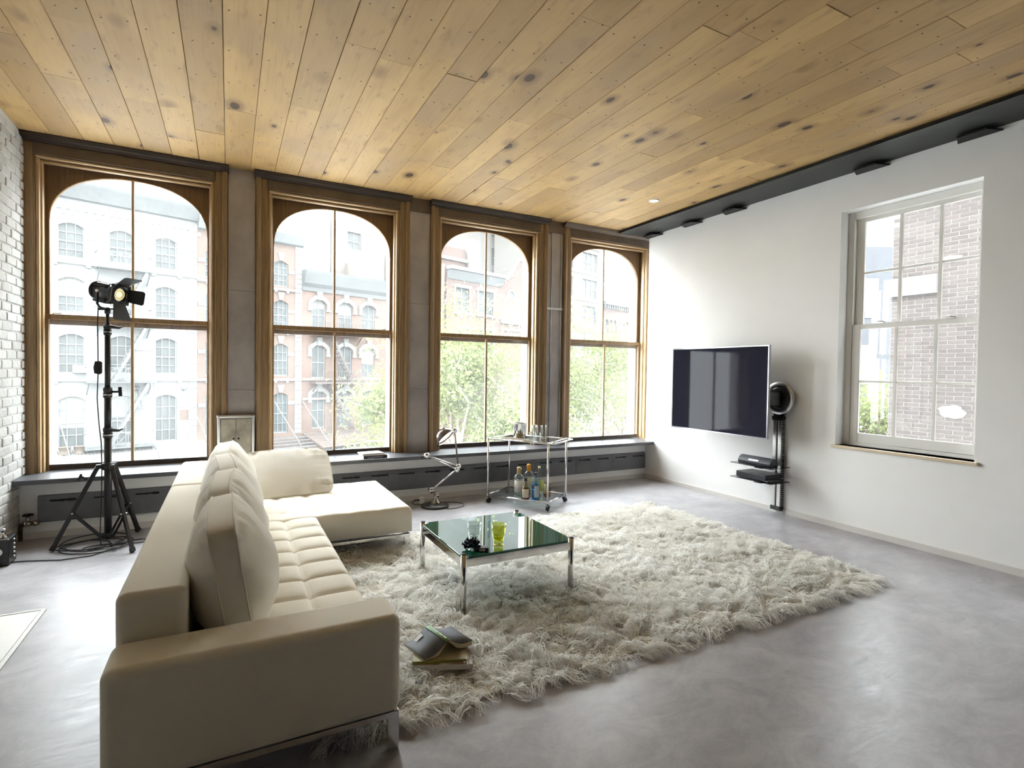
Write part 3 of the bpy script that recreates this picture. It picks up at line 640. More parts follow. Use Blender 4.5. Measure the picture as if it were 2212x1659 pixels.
# --- salmon wing
B_ = bldg('salmon_wing', 'salmon brick building with white quoins and keystones, between the white and the orange facade')
bcols = [(2.18, 3.25), (4.4, 5.45), (6.62, 7.66)]
BROW = [(7.3, 9.12), (4.26, 6.28), (.86, 3.15), (-3.28, -.38)]
facade(B_, 1.69, 8.66, GZ, 10.9, [(a, b, z0, z1, .2) for a, b in bcols for z0, z1 in BROW], P['f_brick'])
for a, b in bcols:
    for z0, z1 in BROW:
        far_window(B_, a, b, z0, z1, 3, 2, mt=P['f_blue'])
        kx = (a+b)/2; MB().prism([(-.13,z1+.05),(.13,z1+.05),(.24,z1+.58),(-.24,z1+.58)], lambda p: (kx+p[0], -.08, p[1]), lambda p: (kx+p[0], 0, p[1])).build('keystone', P['f_trim'], B_, world=False)
        for q in ((a-.42, a), (b, b+.46)): MB().box(q[0], q[1], -.05, 0, z1-.85, z1-.6).build('impost', P['f_trim'], B_, world=False)
for z in (7.0, 3.95, .50):
    c_ = MB().box(1.69, 8.66, -.14, 0, z, z+.16)
    for s in (2.3, 3.15, 4.5, 5.4, 6.75, 7.6): c_.box(s-.1, s+.1, -.11, 0, z-.13, z)
    c_.build('sill_course', P['f_trim'], B_, world=False)
qm = MB().box(-.25, .25, -.06, 0, -.163, .163).build('quoin', P['f_trim'], None, .015); qme2 = qm.data; bpy.data.objects.remove(qm)
for k in range(40): kid('quoin', qme2, B_, (8.41, 0, -3.2+.355*k))
MB().prism([(0,10.3),(-.3,10.4),(-.55,11.0),(-.55,11.1),(0,11.1)], lambda p: (1.7, p[0], p[1]), lambda p: (8.7, p[0], p[1])).build('cornice', P['f_grey2'], B_, world=False)
b = MB()
for k in range(5): b.box(2.3, 8.7, -1.0-.55*k, -.55-.55*k, -3.6-.16*k, -3.56-.16*k)
b.build('canopy_roof', P['f_can2'], B_, world=False)
for s, s2 in ((6.7,7.6), (8.75,9.7)): MB().cyl((s,-.02,-1.0), (s2,-2.4,-4.0), .035, 6).build('tie_rod', P['f_trim'], B_, world=False)
# --- orange brick building with hood moulds
C_ = bldg('hooded_window_building', 'orange brick building with heavy grey cornice and white arched window hoods')
ccols = [(9.47, 10.55), (11.62, 12.78), (13.68, 14.85)]
CROW = [(4.42, 6.62), (.70, 3.18), (-3.14, -.3)]
facade(C_, 8.66, 16.0, GZ, 8.4, [(a, b, z0, z1, .3) for a, b in ccols for z0, z1 in CROW], P['f_brick2'])
for ci, (a, b) in enumerate(ccols):
    for ri, (z0, z1) in enumerate(CROW):
        far_window(C_, a, b, z0, z1, 2, 1, blind=[[.3,0,0],[.45,0,0],[0,.55,0]][ci][ri])
        m_ = (a+b)/2; ri_ = seg_arch(a-.08, b+.08, z1+.05, .36, 10); ro = seg_arch(a-.3, b+.3, z1+.36, .5, 10)
        hd = MB(); hd.strip([(x,-.14,z) for x,z in ri_], [(x,-.14,z) for x,z in ro]); hd.strip([(x,-.14,z) for x,z in ro], [(x,0,z) for x,z in ro]); hd.strip([(x,-.14,z) for x,z in ri_], [(x,0,z) for x,z in ri_])
        for q in ((a-.3, a-.08), (b+.08, b+.3)): hd.box(q[0], q[1], -.14, 0, z1-.75, z1-.12); hd.box(q[0]-.05, q[1]+.05, -.16, 0, z1-.85, z1-.72)
        h = hd.build('window_hood', P['f_trim'], C_, world=False)
        MB().prism([(-.13,z1-.02),(.13,z1-.02),(.22,z1+.62),(-.22,z1+.62)], lambda p: (m_+p[0], -.22, p[1]), lambda p: (m_+p[0], 0, p[1])).build('keystone', P['f_trim'], h, world=False)
MB().prism([(0,7.2),(-.12,7.22),(-.18,7.5),(-.45,7.75),(-.75,8.5),(-.8,8.68),(0,8.72)], lambda p: (8.68, p[0], p[1]), lambda p: (16.05, p[0], p[1])).build('cornice', P['f_grey'], C_, world=False)
b = MB(); railing(b, 8.9, 14.2, .6, 8.75, 10.2, 4, 'n'); b.build('roof_railing', P['f_tower'], C_, world=False)
for z in (.52, -.95): MB().box(8.7, 16.0, -.1, 0, z, z+.18).build('sill_course', P['f_pale'], C_, world=False)
fe = empty('fire_escape'); fe.parent = C_
for z in (4.02, .34):
    p = MB().box(9.3, 13.45, -1.05, -.02, z-.06, z+.06)
    for q in (9.5, 13.2): p.bar((q,-.02,z-.75), (q,-.95,z), .07, .07)
    p.build('platform', P['f_rust'], fe, world=False)
    b = MB(); railing(b, 9.3, 13.45, -1.03, z+.06, z+.92, 22, 'n'); b.build('railing', P['f_rust'], fe, world=False)
for za, zb, xa, xb in ((.35, 4.0, 12.5, 10.7), (-3.3, .34, 12.6, 10.6)):
    l = MB()
    for dy in (-.3, -.8): l.bar((xa, dy, za), (xb, dy, zb), .06, .16)
    for k in range(12): t = (k+.5)/12; l.box(xa+(xb-xa)*t-.1, xa+(xb-xa)*t+.1, -.8, -.3, za+(zb-za)*t-.02, za+(zb-za)*t+.02)
    l.build('ladder', P['f_rust'], fe, world=False)
b = MB(); railing(b, 9.3, 13.6, -1.03, -3.35, -2.3, 18, 'n'); b.build('railing', P['f_rust'], fe, world=False)
cc = empty('slatted_canopy'); cc.parent = C_
sm = MB().box(8.7, 16.0, -.14, .14, -.05, .05).build('slat', P['f_wood'], None); sme = sm.data; bpy.data.objects.remove(sm)
for k in range(8): kid('slat', sme, cc, (0 if 0 else 0, -.3-.42*k, -3.45-.09*k))
MB().box(8.7, 16.0, -3.7, -3.6, -4.45, -4.3).build('edge_beam', mat('blue_edge', (0.050,0.054,0.079), .6), cc, world=False)
sf = MB().box(2.3, 16.0, -1.6, 0, GZ, -4.7).build('shopfront', P['f_blue'], C_, world=False)
for k in range(8): MB().box(2.8+1.65*k, 4.0+1.65*k, -1.64, -1.6, -7.0, -5.0).build('window', P['f_pane'], sf, world=False)
# --- buildings further down the street
F1 = bldg('peach_building', 'pale peach rendered building set back behind the tree')
facade(F1, 16.0, 22.3, GZ, 11.2, [(17.0,18.0,7.2,9.3), (19.6,20.6,7.2,9.3), (17.0,18.0,3.4,5.6), (19.6,20.6,3.4,5.6)], P['f_pale'], Y=.25)
for a in (17.0, 19.6):
    for z in (7.2, 3.4): far_window(F1, a, a+1, z, z+2.1, 2, 1, Y=.25)
F1b = bldg('setback_block', 'pale pink rooftop block with one window, above the orange building')
facade(F1b, 14.6, 24.0, 5, 15.0, [(19.6,21.0,10.0,12.6), (16.2,17.6,12.6,14.2)], P['f_pale'], Y=7.0)
for a, z in ((19.6, 10.0), (16.2, 12.6)): far_window(F1b, a, a+1.4, z, z+2.4 if a > 19 else z+1.6, 2, 1, Y=7.0)
D_ = bldg('red_shop_building', 'dusky red brick building with paired white-framed windows and a shadowed grey cornice')
dops = [(23.4, 25.1, 6.95, 9.25), (26.3, 28.3, 6.95, 9.25), (23.4, 25.1, 3.0, 5.4), (26.3, 28.3, 3.0, 5.4)]
facade(D_, 22.3, 29.4, GZ, 11.0, dops, P['f_red'])
for a, b, z0, z1 in dops:
    far_window(D_, a, b, z0, z1, 2, 1, bars=.12)
    MB().box(a-.25, b+.25, -.1, 0, z1, z1+.3).box(a-.2, a, -.08, 0, z0, z1).box(b, b+.2, -.08, 0, z0, z1).box(a-.3, b+.3, -.14, 0, z0-.2, z0).build('window_surround', P['f_trim'], D_, world=False)
MB().prism([(0,9.9),(-.1,9.95),(-.6,10.7),(0,10.75)], lambda p: (22.4, p[0], p[1]), lambda p: (29.4, p[0], p[1])).build('cornice', P['f_grey2'], D_, world=False)
MB().box(22.3, 29.6, -.8, 0, 10.75, 11.05).build('gutter', P['f_trim'], D_, world=False)
MB().box(22.3, 26.8, 2.5, 7, 11.0, 13.6).build('roof_storey', P['f_red'], D_, world=False); MB().box(22.3, 26.9, 2.3, 2.5, 12.3, 12.6).build('roof_trim', P['f_trim'], D_, world=False)
MB().box(27.0, 28.1, 1.8, 2.9, 11, 14.6).build('chimney', P['f_tower'], D_, world=False)
E_ = bldg('gabled_building', 'brick building with a scrolled white gable and a round window')
facade(E_, 29.4, 37.0, GZ, 10.6, [(32.4, 33.9, 7.2, 10.5, .5), (35.0, 36.3, 7.2, 10.5, .5)], P['f_red'])
for a, b in ((32.4, 33.9), (35.0, 36.3)): far_window(E_, a, b, 7.2, 10.5, 2, 2)
gp = [(29.5,10.6),(30.3,10.9),(31.0,11.8),(31.8,12.9),(32.8,13.4),(34.2,13.7),(35.6,13.2),(36.8,11.4),(37,10.6)]
MB().prism(gp, lambda p: (p[0], 0, p[1]), lambda p: (p[0], .4, p[1])).build('gable', P['f_red'], E_, world=False)
MB().tube([(x,-.05,z+.1) for x, z in gp], .22, 6).build('coping', P['f_trim'], E_, world=False)
rw = MB().lathe([(.62,.0),(.62,.12),(.42,.12),(.42,0)], (30.85,0,9.25), 20, (0,-1,0)).build('round_window', P['f_trim'], E_, world=False)
MB().lathe([(0,.04),(.42,.04)], (30.85,0,9.25), 20, (0,-1,0)).build('pane', P['f_pane'], rw, world=False)
MB().box(29.4, 37, -.25, 0, 6.3, 6.75).box(29.4, 37, -.15, 0, 5.6, 5.8).build('sill_course', P['f_trim'], E_, world=False)
T_ = bldg('tower_block', 'tall pale brick tower rising behind the gabled building')
facade(T_, 25.5, 50, GZ, 45, [(s, s+1.4, z, z+2.2) for s in (37.5, 41, 44.5) for z in (11, 14.6, 18.2, 21.8, 25.4)], P['f_tower'], Y=10.0, back=14)
for s in (37.5, 41, 44.5):
    for z in (11, 14.6, 18.2, 21.8, 25.4): far_window(T_, s, s+1.4, z, z+2.2, 2, 1, Y=10.0)
G_ = bldg('warehouse_block', 'pale brick warehouse with wide triple windows, seen through the fourth window')
gops = [(s0, s1, z, z+2.25) for z in (4.0, 7.2, 10.4, 13.6, 16.8, 20) for s0, s1 in ((39.2,41.2), (43.0,46.0))]
facade(G_, 37.0, 47.2, GZ, 30, gops, P['f_tower'])
for q in gops: far_window(G_, *q, cols=3, rows=1, bars=.14); 
for z in (6.45, 9.65, 12.85, 16.0): MB().box(38.9, 46.4, -.12, 0, z+.35, z+.6).build('sill_course', P['f_trim'], G_, world=False)
R_ = bldg('arcaded_building', 'low red brick building with paired round-arched windows at the far corner')
rops = [(47.9+1.9*k+d, 48.6+1.9*k+d, 5.7, 8.2, .3) for k in range(4) for d in (0, .95)]
facade(R_, 47.2, 62, GZ, 10.4, rops, P['f_red'])
for q in rops: far_window(R_, *q[:4], cols=1, rows=1)
b = MB().box(47.2, 62, -.6, 0, 10.0, 10.4)
for k in range(30): b.box(47.3+.5*k, 47.5+.5*k, -.4, 0, 9.55, 10.0)
b.build('cornice', P['f_grey2'], R_, world=False)
K_ = thing('corner_block', 'dark grey-blue building far down the side street, seen through the white sash window', 'building', (33, 15, GZ), math.radians(-30))
MB().box(-8, 10, 0, 8, 0, 17.5).build('body', mat('dark_blue_brick', (0.033,0.035,0.040), .9, var=.1, vs=2), K_, world=False)
for k in range(6):
    for j in range(3): MB().box(-7+2.8*k, -5.6+2.8*k, -.06, 0, 4+4.4*j, 6.6+4.4*j).build('window', P['f_frame'], K_, world=False)
# --- neighbour's brick wall outside the white sash window
P['n_brick'] = brick_tone('pinkish_grey_brick', (0.054,0.044,0.041), (0.064,0.052,0.048), (0.073,0.061,0.056))
P['n_mortar'] = mat('pale_mortar', (.118,.112,.107), .95, var=.1, vs=10)
nb = thing('neighbour_wall', 'pinkish brick wall of the neighbouring house, close outside the white sash window', 'building', (3.5, -3, GZ))
MB().box(3.5, 7, -14, -1.2, GZ, 9).build('mortar_face', P['n_mortar'], nb)
nme = brick_mesh(.0955, .0257, .004, 'brick', P['n_brick']); nmh = brick_mesh(.045, .0257, .004, 'brick', P['n_brick']); 
z, row, cnt = .45, 0, 0
mass = MB()
while z < 8.9:
    y = -1.3 - (.105 if row % 2 else 0)
    if row % 2 and z < 3.55: kid('brick', nmh, nb, (3.5-3.5, -1.25+3, z-GZ), (0,0,PI))
    while y > -6:
        if y > -2.33 and z < 3.55: kid('brick', nme, nb, (0, y+3, z-GZ), (0,0,PI))
        else:
            mass.box(3.496, 3.5, y-.0945, y+.0945, z-.0245, z+.0245)
        y -= .199
    z += .057; row += 1
tag(mass.build('brickwork', P['n_brick'], nb), kind='stuff')
MB().box(3.44, 3.5, -1.78, -1.12, 2.55, 2.80).build('stone_band', P['f_trim'], nb)
pp = mat('cream_wall_paint', (0.109,0.101,0.092), .8)
for (yc, zc, ww, hh) in ((-1.98, .95, .17, .10), (-1.93, 2.98, .15, .05)):
    pts = [(yc+ww*math.cos(a)*random.uniform(.7,1.1), zc+hh*math.sin(a)*random.uniform(.7,1.1)) for a in [2*PI*k/14 for k in range(14)]]
    MB().prism(pts, lambda p: (3.490, p[0], p[1]), lambda p: (3.4955, p[0], p[1])).build('paint_patch', pp, nb)

# --- street trees
def tree(label, x, y, cz, rx, rz, nleaf, seed, leaf=.12):
    g = np.random.default_rng(seed); r = thing('street_tree', label, 'tree', (x, y, GZ), 0, 'street trees')
    t = MB(); top = Vector((x, y, cz-rz*.45))
    t.tube([(x,y,GZ), (x+.1,y,GZ+2.5), (x-.05,y+.05,(GZ+cz-rz*.45)/2+1), tuple(top)], [.24,.19,.16,.13], 8)
    tips = []
    for k in range(26):
        an = g.uniform(0, 2*PI); el = g.uniform(-.15, 1.35); d = Vector((math.cos(an)*math.cos(el)*rx, math.sin(an)*math.cos(el)*rx, math.sin(el)*rz*1.25))*g.uniform(.75, 1.0)
        s0 = Vector((x, y, cz-rz*.45 - g.uniform(0, 1.2))); e = Vector((x, y, cz-rz*.35)) + d; mid = (s0+e)/2 + Vector(g.normal(0, .3, 3)); 
        t.tube([s0, (s0+mid)/2+Vector(g.normal(0,.12,3)), mid, (mid+e)/2+Vector(g.normal(0,.15,3)), e], [.075,.06,.045,.03,.012], 6); tips.append((mid, e))
        for q in range(4):
            f_ = g.uniform(.35, 1); p = mid.lerp(e, f_); e2 = p + Vector(g.normal(0, rx*.24, 3)); t.tube([p, (p+e2)/2+Vector(g.normal(0,.08,3)), e2], [.025,.018,.008], 4); tips.append((p, e2))
    t.build('trunk_and_branches', P['bark'], r)
    cen = []
    for a, b in tips:
        for f_ in (.35, .7, 1.0): cen.append(np.array(a.lerp(b, f_)))
    cen = np.array(cen); idx = g.integers(0, len(cen), nleaf); p = cen[idx] + g.normal(0, rx*.105, (nleaf, 3))
    a = g.normal(0, 1, (nleaf, 3)); a /= np.linalg.norm(a, axis=1)[:, None]; b = np.cross(a, g.normal(0, 1, (nleaf, 3))); b /= np.linalg.norm(b, axis=1)[:, None]
    s = g.uniform(.6, 1.25, (nleaf, 1))*leaf; V = np.stack([p-a*s*.6, p+b*s*.32, p+a*s*.6, p-b*s*.32], 1).reshape(-1, 3) - np.array([x, y, GZ])
    F = np.arange(nleaf*4).reshape(-1, 4); me = bpy.data.meshes.new('foliage'); me.from_pydata(V.tolist(), [], F.tolist()); me.materials.append(P['leaf'])
    o = bpy.data.objects.new('foliage', me); COL.objects.link(o); o.parent = r; o['kind'] = 'stuff'
tree('leafy green street tree filling the third window', 2.1, 12.2, .3, 3.3, 3.3, 30000, 3)
tree('leafy green street tree filling the fourth window', 10.2, 13.0, .5, 3.7, 3.4, 30000, 5)
tree('small green tree seen low through the white sash window', 9.0, 2.2, -.6, 2.2, 2.2, 12000, 9, .10)

# ================================================================== FURNITURE
# ------------------------------------------------------------------ heater covers and valve below the ledge
hc = thing('baseboard_heater', 'long dark grey heater cover with slotted dampers below the window ledge', 'heater', (-3.2, -.02, .13))
segs = [-6.345, -5.2, -4.06, -3.50, -2.90, -2.327, -1.149, -.582, -.022]
for a, b in zip(segs[:-1], segs[1:]):
    c_ = MB().prism([(0,.132),(-.026,.132),(-.032,.138),(-.032,.30),(-.022,.343),(0,.347)], lambda p: (a+.0015, p[0]-.001, p[1]), lambda p: (b-.0015, p[0]-.001, p[1]))
    pn = c_.build('cover_panel', P['heater'], hc)
    k = 0; x = -.157
    while x > a:
        if a < x < b:
            sl = MB().cyl((x-.08,-.0325,.302), (x+.062,-.0325,.302), .0065, 8).cyl((x+.04,-.0325,.302), (x+.088,-.0325,.302), .0105, 8).build('damper_slot', P['heater_slot'], pn)
            MB().box(x-.010, x+.010, -.044, -.036, .293, .313).build('damper_knob', P['black_matte'], sl, .002)
        x -= .287
vl = thing('radiator_valve', 'old brass radiator valve with a black handwheel beside the brick wall', 'valve', (-6.44, -.04, 0))
MB().tube([(-6.445,-.045,0), (-6.445,-.045,.10), (-6.438,-.045,.125), (-6.418,-.045,.133), (-6.33,-.045,.131)], .014, 10).build('pipe', mat('aged_brass', (.16,.12,.075), .45, metal=.8, var=.3, vs=20), vl)
MB().lathe([(.02,0),(.024,.012),(.02,.024)], (-6.432,-.045,.133), 12, (1,0,0)).lathe([(.02,0),(.024,.012),(.02,.024)], (-6.362,-.045,.132), 12, (1,0,0)).ball((-6.399,-.045,.135), .024, 12).cyl((-6.399,-.045,.15), (-6.399,-.045,.198), .009, 8).lathe([(.014,0),(.017,.01),(.014,.02)], (-6.399,-.045,.165), 8).build('valve_body', P['nickel'], vl)
hw = MB().tube([(-6.399+.032*math.cos(2*PI*k/20), -.045+.032*math.sin(2*PI*k/20), .203) for k in range(20)], .006, 6, closed=True)
for k in range(4): hw.cyl((-6.399,-.045,.203), (-6.399+.032*math.cos(PI/2*k+.4), -.045+.032*math.sin(PI/2*k+.4), .203), .004, 6)
hw.build('handwheel', P['black'], vl)
# ------------------------------------------------------------------ fuse cabinet on the ledge
fc = thing('fuse_cabinet', 'mottled metal fuse cabinet with two doors standing on the ledge between windows', 'cabinet', (-4.92, .10, .5))
MB().box(-5.075, -4.772, .075, .149, .501, .945).build('body', P['zinc'], fc, .01, 3)
MB().box(-5.083, -4.764, .060, .149, .93, .956).build('top_cap', P['steel'], fc, .006, 3)
MB().box(-5.078, -5.055, .063, .10, .501, .93).box(-4.792, -4.769, .063, .10, .501, .93).build('door_frame', P['steel'], fc, .005, 3)
dm = mat('mottled_galvanised_metal', (.17,.155,.135), .45, metal=.3, col2=(.60,.56,.46), vs=5, det=9, bump=.1, bs=40)
for a, b, s in ((-5.050, -4.926, 1), (-4.921, -4.797, -1)):
    d = MB().box(a, b, .066, .076, .512, .918).build('door', dm, fc, .002)
    kx = b-.018 if s > 0 else a+.018
    MB().lathe([(0,.008),(.007,.008),(.009,.003),(.009,0)], (kx,.066,.735), 12, (0,-1,0)).build('lock', P['black_matte'], d)

# ------------------------------------------------------------------ rug
RX0, RX1, RY0_, RY1_ = -4.66, -1.06, -3.575, -1.27
rug = thing('shag_rug', 'large cream long-pile wool rug under the coffee table', 'rug', ((RX0+RX1)/2, (RY0_+RY1_)/2, 0))
MB().box(RX0+.03, RX1-.03, RY0_+.03, RY1_-.03, .001, .016).build('backing', P['wool_back'], rug)
def rug_pile():
    g = np.random.default_rng(11); nl, ns, m = 9200, 13, 5
    cx = g.uniform(RX0, RX1, nl); cyy = g.uniform(RY0_, RY1_, nl)
    def field(x, y, f, p):
        return np.sin(x*f+p) + np.sin(y*f*1.3+p*2.1) + .7*np.sin((x+y)*f*2.1+p*.7) + .6*np.sin((x-y*1.4)*f*3.3+p*1.9)
    ang = 2.2*field(cx, cyy, 1.7, .6) + 1.0*field(cx, cyy, 5.2, 2.3) + g.normal(0, .9, nl)
    out_ = .16                                                       # the fringe falls outward at the border
    ex = np.clip((cx-(RX1-out_))/out_, 0, 1) - np.clip(((RX0+out_)-cx)/out_, 0, 1); ey = np.clip((cyy-(RY1_-out_))/out_, 0, 1) - np.clip(((RY0_+out_)-cyy)/out_, 0, 1)
    dx = np.cos(ang) + 1.6*ex; dy = np.sin(ang) + 1.6*ey; n_ = np.hypot(dx, dy)+1e-6; dx /= n_; dy /= n_
    ll = g.uniform(.065, .125, nl); lh = g.uniform(.026, .062, nl) * (1-.35*np.maximum(abs(ex), abs(ey)))
    lump = .5+.5*np.tanh(field(cx, cyy, 9.0, 4.0)); lh *= .75+.5*lump
    N = nl*ns; L = np.repeat(np.arange(nl), ns)
    r0 = np.abs(g.normal(0, .017, N)); a0 = g.uniform(0, 2*PI, N)
    bx_ = cx[L]+r0*np.cos(a0); by_ = cyy[L]+r0*np.sin(a0)
    spread = g.normal(0, .011, (N, 2)); len_ = ll[L]*g.uniform(.75, 1.2, N); hh = lh[L]*g.uniform(.7, 1.2, N)
    curl = g.normal(0, .012, N); ph = g.uniform(0, 2*PI, N)
    P_ = np.zeros((N, m+1, 3))
    for k in range(m+1):
        t = k/m; conv = 1-.55*t
        hor = len_*(t**1.25); up = hh*np.sin(PI*min(1, .12+.78*t))*(1.0 if t < .6 else 1-.55*(t-.6)/.4)
        px = cx[L] + (bx_-cx[L])*conv + dx[L]*hor + spread[:, 0]*t - dy[L]*curl*np.sin(ph+t*5)
        py = cyy[L] + (by_-cyy[L])*conv + dy[L]*hor + spread[:, 1]*t + dx[L]*curl*np.sin(ph+t*5)
        pz = .010 + up + .004*np.sin(ph*3+t*7)*t
        P_[:, k] = np.stack([px, py, np.maximum(pz, .004)], 1)
    P_[:, :, 0] = np.clip(P_[:, :, 0], RX0-.07, RX1+.09); P_[:, :, 1] = np.clip(P_[:, :, 1], RY0_-.09, RY1_+.07)
    tng = np.gradient(P_, axis=1); tng /= np.linalg.norm(tng, axis=2)[..., None]+1e-9
    side = np.cross(tng, g.normal(0, 1, (N, 1, 3))); side /= np.linalg.norm(side, axis=2)[..., None]+1e-9
    wd = (np.linspace(1, .35, m+1)*.0019)[None, :, None]*g.uniform(.8, 1.5, (N, 1, 1))
    V = np.stack([P_-side*wd, P_+side*wd], 2).reshape(N, (m+1)*2, 3)
    base = (np.arange(N)*(m+1)*2)[:, None, None]
    q = np.array([[2*k, 2*k+1, 2*k+3, 2*k+2] for k in range(m)])[None]
    F = (base+q).reshape(-1, 4)
    V = V.reshape(-1, 3) - np.array(rug.location)[None]
    me = bpy.data.meshes.new('pile'); me.vertices.add(len(V)); me.vertices.foreach_set('co', V.astype(np.float32).ravel())
    me.loops.add(F.size); me.loops.foreach_set('vertex_index', F.astype(np.int32).ravel()); me.polygons.add(len(F))
    me.polygons.foreach_set('loop_start', np.arange(0, F.size, 4, dtype=np.int32)); me.polygons.foreach_set('use_smooth', [True]*len(F)); me.update(calc_edges=True)
    me.materials.append(P['wool']); o = bpy.data.objects.new('pile', me); COL.objects.link(o); o.parent = rug; o['kind'] = 'stuff'
rug_pile()

# ------------------------------------------------------------------ sectional sofa
so = thing('sectional_sofa', 'ivory L-shaped sectional sofa with tufted seat and chaise on chrome legs', 'sofa', (-4.9, -2.2, 0))
def rbox(name, x0, x1, y0, y1, z0, z1, r=.03, seg=5, mt=None, par=so):
    return MB().box(x0, x1, y0, y1, z0, z1).build(name, mt or P['sofa'], par, r, seg)
rbox('arm', -5.318, -4.42, -3.70, -3.485, .145, .505, .035)
rbox('backrest', -5.312, -5.108, -3.484, -1.612, .145, .652, .032)
rbox('chaise_backrest', -5.312, -5.108, -1.606, -.62, .145, .652, .032)
def tufted(name, x0, x1, y0, y1, z0, ztop, xs, ys, puff, groove, edge=.035, dimple=0., step=.0125, par=so):
    nx, ny = int((x1-x0)/step), int((y1-y0)/step)
    X = np.linspace(x0, x1, nx+1); Y = np.linspace(y0, y1, ny+1); XX, YY = np.meshgrid(X, Y, indexing='ij')
    dxs = np.min(np.abs(XX[..., None]-np.array(xs)), axis=-1) if xs else np.full_like(XX, 9); dys = np.min(np.abs(YY[..., None]-np.array(ys)), axis=-1) if ys else np.full_like(XX, 9)
    H = puff*(1-np.exp(-dxs/groove))*(1-np.exp(-dys/groove)) - .35*puff*np.exp(-(dxs/.006)**2) - .35*puff*np.exp(-(dys/.006)**2)
    if dimple: H = H - dimple*np.exp(-(dxs**2+dys**2)/(.028**2))
    ed = np.minimum.reduce([XX-x0, x1-XX, YY-y0, y1-YY]); q = np.clip(1-ed/edge, 0, 1); Z = ztop + H*np.clip(ed/.05, 0, 1) - edge*(1-np.sqrt(np.clip(1-q*q, 0, 1)))
    V = np.stack([XX, YY, Z], -1).reshape(-1, 3); idx = np.arange((nx+1)*(ny+1)).reshape(nx+1, ny+1)
    F = np.stack([idx[:-1, :-1], idx[1:, :-1], idx[1:, 1:], idx[:-1, 1:]], -1).reshape(-1, 4).tolist()
    b = MB(); b.add(V.tolist(), F, True)
    loop = list(idx[:, 0]) + list(idx[-1, 1:]) + list(idx[-2::-1, -1]) + list(idx[0, -2:0:-1]); n0 = len(V)
    b.v += [(V[i][0], V[i][1], z0) for i in loop]; n = len(loop)
    for k in range(n): b.f.append((loop[k], loop[(k+1) % n], n0+(k+1) % n, n0+k)); b.smooth.append(True)
    b.f.append(tuple(n0+k for k in range(n))); b.smooth.append(False)
    return b.build(name, P['sofa'], par)
rows = [-3.48+.2335*k for k in range(1, 8)]
tufted('seat', -5.107, -4.42, -3.484, -1.612, .165, .345, [-4.645, -4.875], rows, .024, .024, .03)
tufted('chaise_seat', -5.107, -3.735, -1.606, -.50, .165, .352, [-4.875, -4.645, -4.42, -4.2, -3.98], [-1.38, -1.15, -.92, -.70], .007, .05, .03, .013)
for pts in ([(-5.30,-3.67),(-4.44,-3.67)], [(-4.44,-3.67),(-4.44,-1.62)], [(-3.76,-1.585),(-4.46,-1.585)], [(-3.76,-1.585),(-3.76,-.53)]):
    (xa, ya), (xb, yb) = pts; MB().bar((xa,ya,.135), (xb,yb,.135), .03, .02).build('base_rail', P['chrome'], so)
for x, y in ((-4.445,-3.672), (-5.29,-3.672), (-3.765,-1.575), (-3.765,-.535), (-5.29,-.66)):
    z0 = .0
    MB().box(x-.022, x+.022, y-.012, y+.012, z0, .145).build('leg', P['chrome'], so, .002)

def pillow(name, label, cat, L, Hh, T, edge, M4, group=None, seed=0, sag=.0):
    # M4 maps local (length, up, thickness) to the world; two domed faces, a boxing strip and piped edges
    base = M4 @ Vector((0, -Hh/2, 0)); r = thing(name, label, cat, tuple(base), 0, group)
    n, m = 34, 26
    def outline(u, v):
        k = .045; cu = u*(1 - .035*(1-v*v)*abs(u)**3*0 ); 
        px = u*L/2*(1-.05*(1-abs(v)**2.5)*0); py = v*Hh/2
        rr = 1-.06*(u*u*v*v)**3                                            # corners drawn in a little
        px *= rr; py *= rr
        py += .018*(1-u*u)*max(0, v)**2; px += math.copysign(.012, u)*(1-v*v)*abs(u)**4
        return px, py
    def th(u, v):
        d = max(0., (1-abs(u)**2.6))**.72 * max(0., (1-abs(v)**2.2))**.72
        w_ = noise.noise(Vector((u*2.2+seed*3.1, v*2.4-seed, .3)))*.10*d + noise.noise(Vector((u*6+seed, v*5, seed)))*.035*(1-d)*d*4
        low = 1+sag*(-v)
        wr = noise.noise(Vector((u*9+seed*5, v*1.6, seed)))*max(0., abs(v)-.35) + noise.noise(Vector((u*1.6, v*8, seed*2)))*max(0., abs(u)-.4)
        pl = .036*wr*min(1., d*4)
        return edge/2*(1+.12*noise.noise(Vector((u*2+9, v*2, seed)))) + (T-edge)/2*d*low*(1+w_) + pl
    b = MB(); grid = {}
    for s in (1, -1):
        vs = []
        for i in range(n+1):
            for j in range(m+1):
                u, v = math.sin((2*i/n-1)*PI/2), math.sin((2*j/m-1)*PI/2); px, py = outline(u, v); vs.append(M4 @ Vector((px, py, s*th(u, v))))
        b.add(vs, [(i*(m+1)+j, (i+1)*(m+1)+j, (i+1)*(m+1)+j+1, i*(m+1)+j+1) for i in range(n) for j in range(m)], True)
    o0 = (n+1)*(m+1)
    bl = [i*(m+1) for i in range(n+1)] + [n*(m+1)+j for j in range(1, m+1)] + [i*(m+1)+m for i in range(n-1, -1, -1)] + [j for j in range(m-1, 0, -1)]
    K = len(bl)
    for k in range(K): b.f.append((bl[k], bl[(k+1) % K], o0+bl[(k+1) % K], o0+bl[k])); b.smooth.append(False)
    body = b.build('cover', P['cushion'], r)
    for s in (0, 1):
        MB().tube([b.v[s*o0+q] for q in bl], .0038, 6, closed=True).build('piping', P['piping'], r)
    return r
def frame_from(c, xdir, updir):
    x = Vector(xdir).normalized(); u = Vector(updir); u = (u - x*u.dot(x)).normalized(); t = x.cross(u)
    return Matrix(((x.x,u.x,t.x,c[0]),(x.y,u.y,t.y,c[1]),(x.z,u.z,t.z,c[2]),(0,0,0,1)))
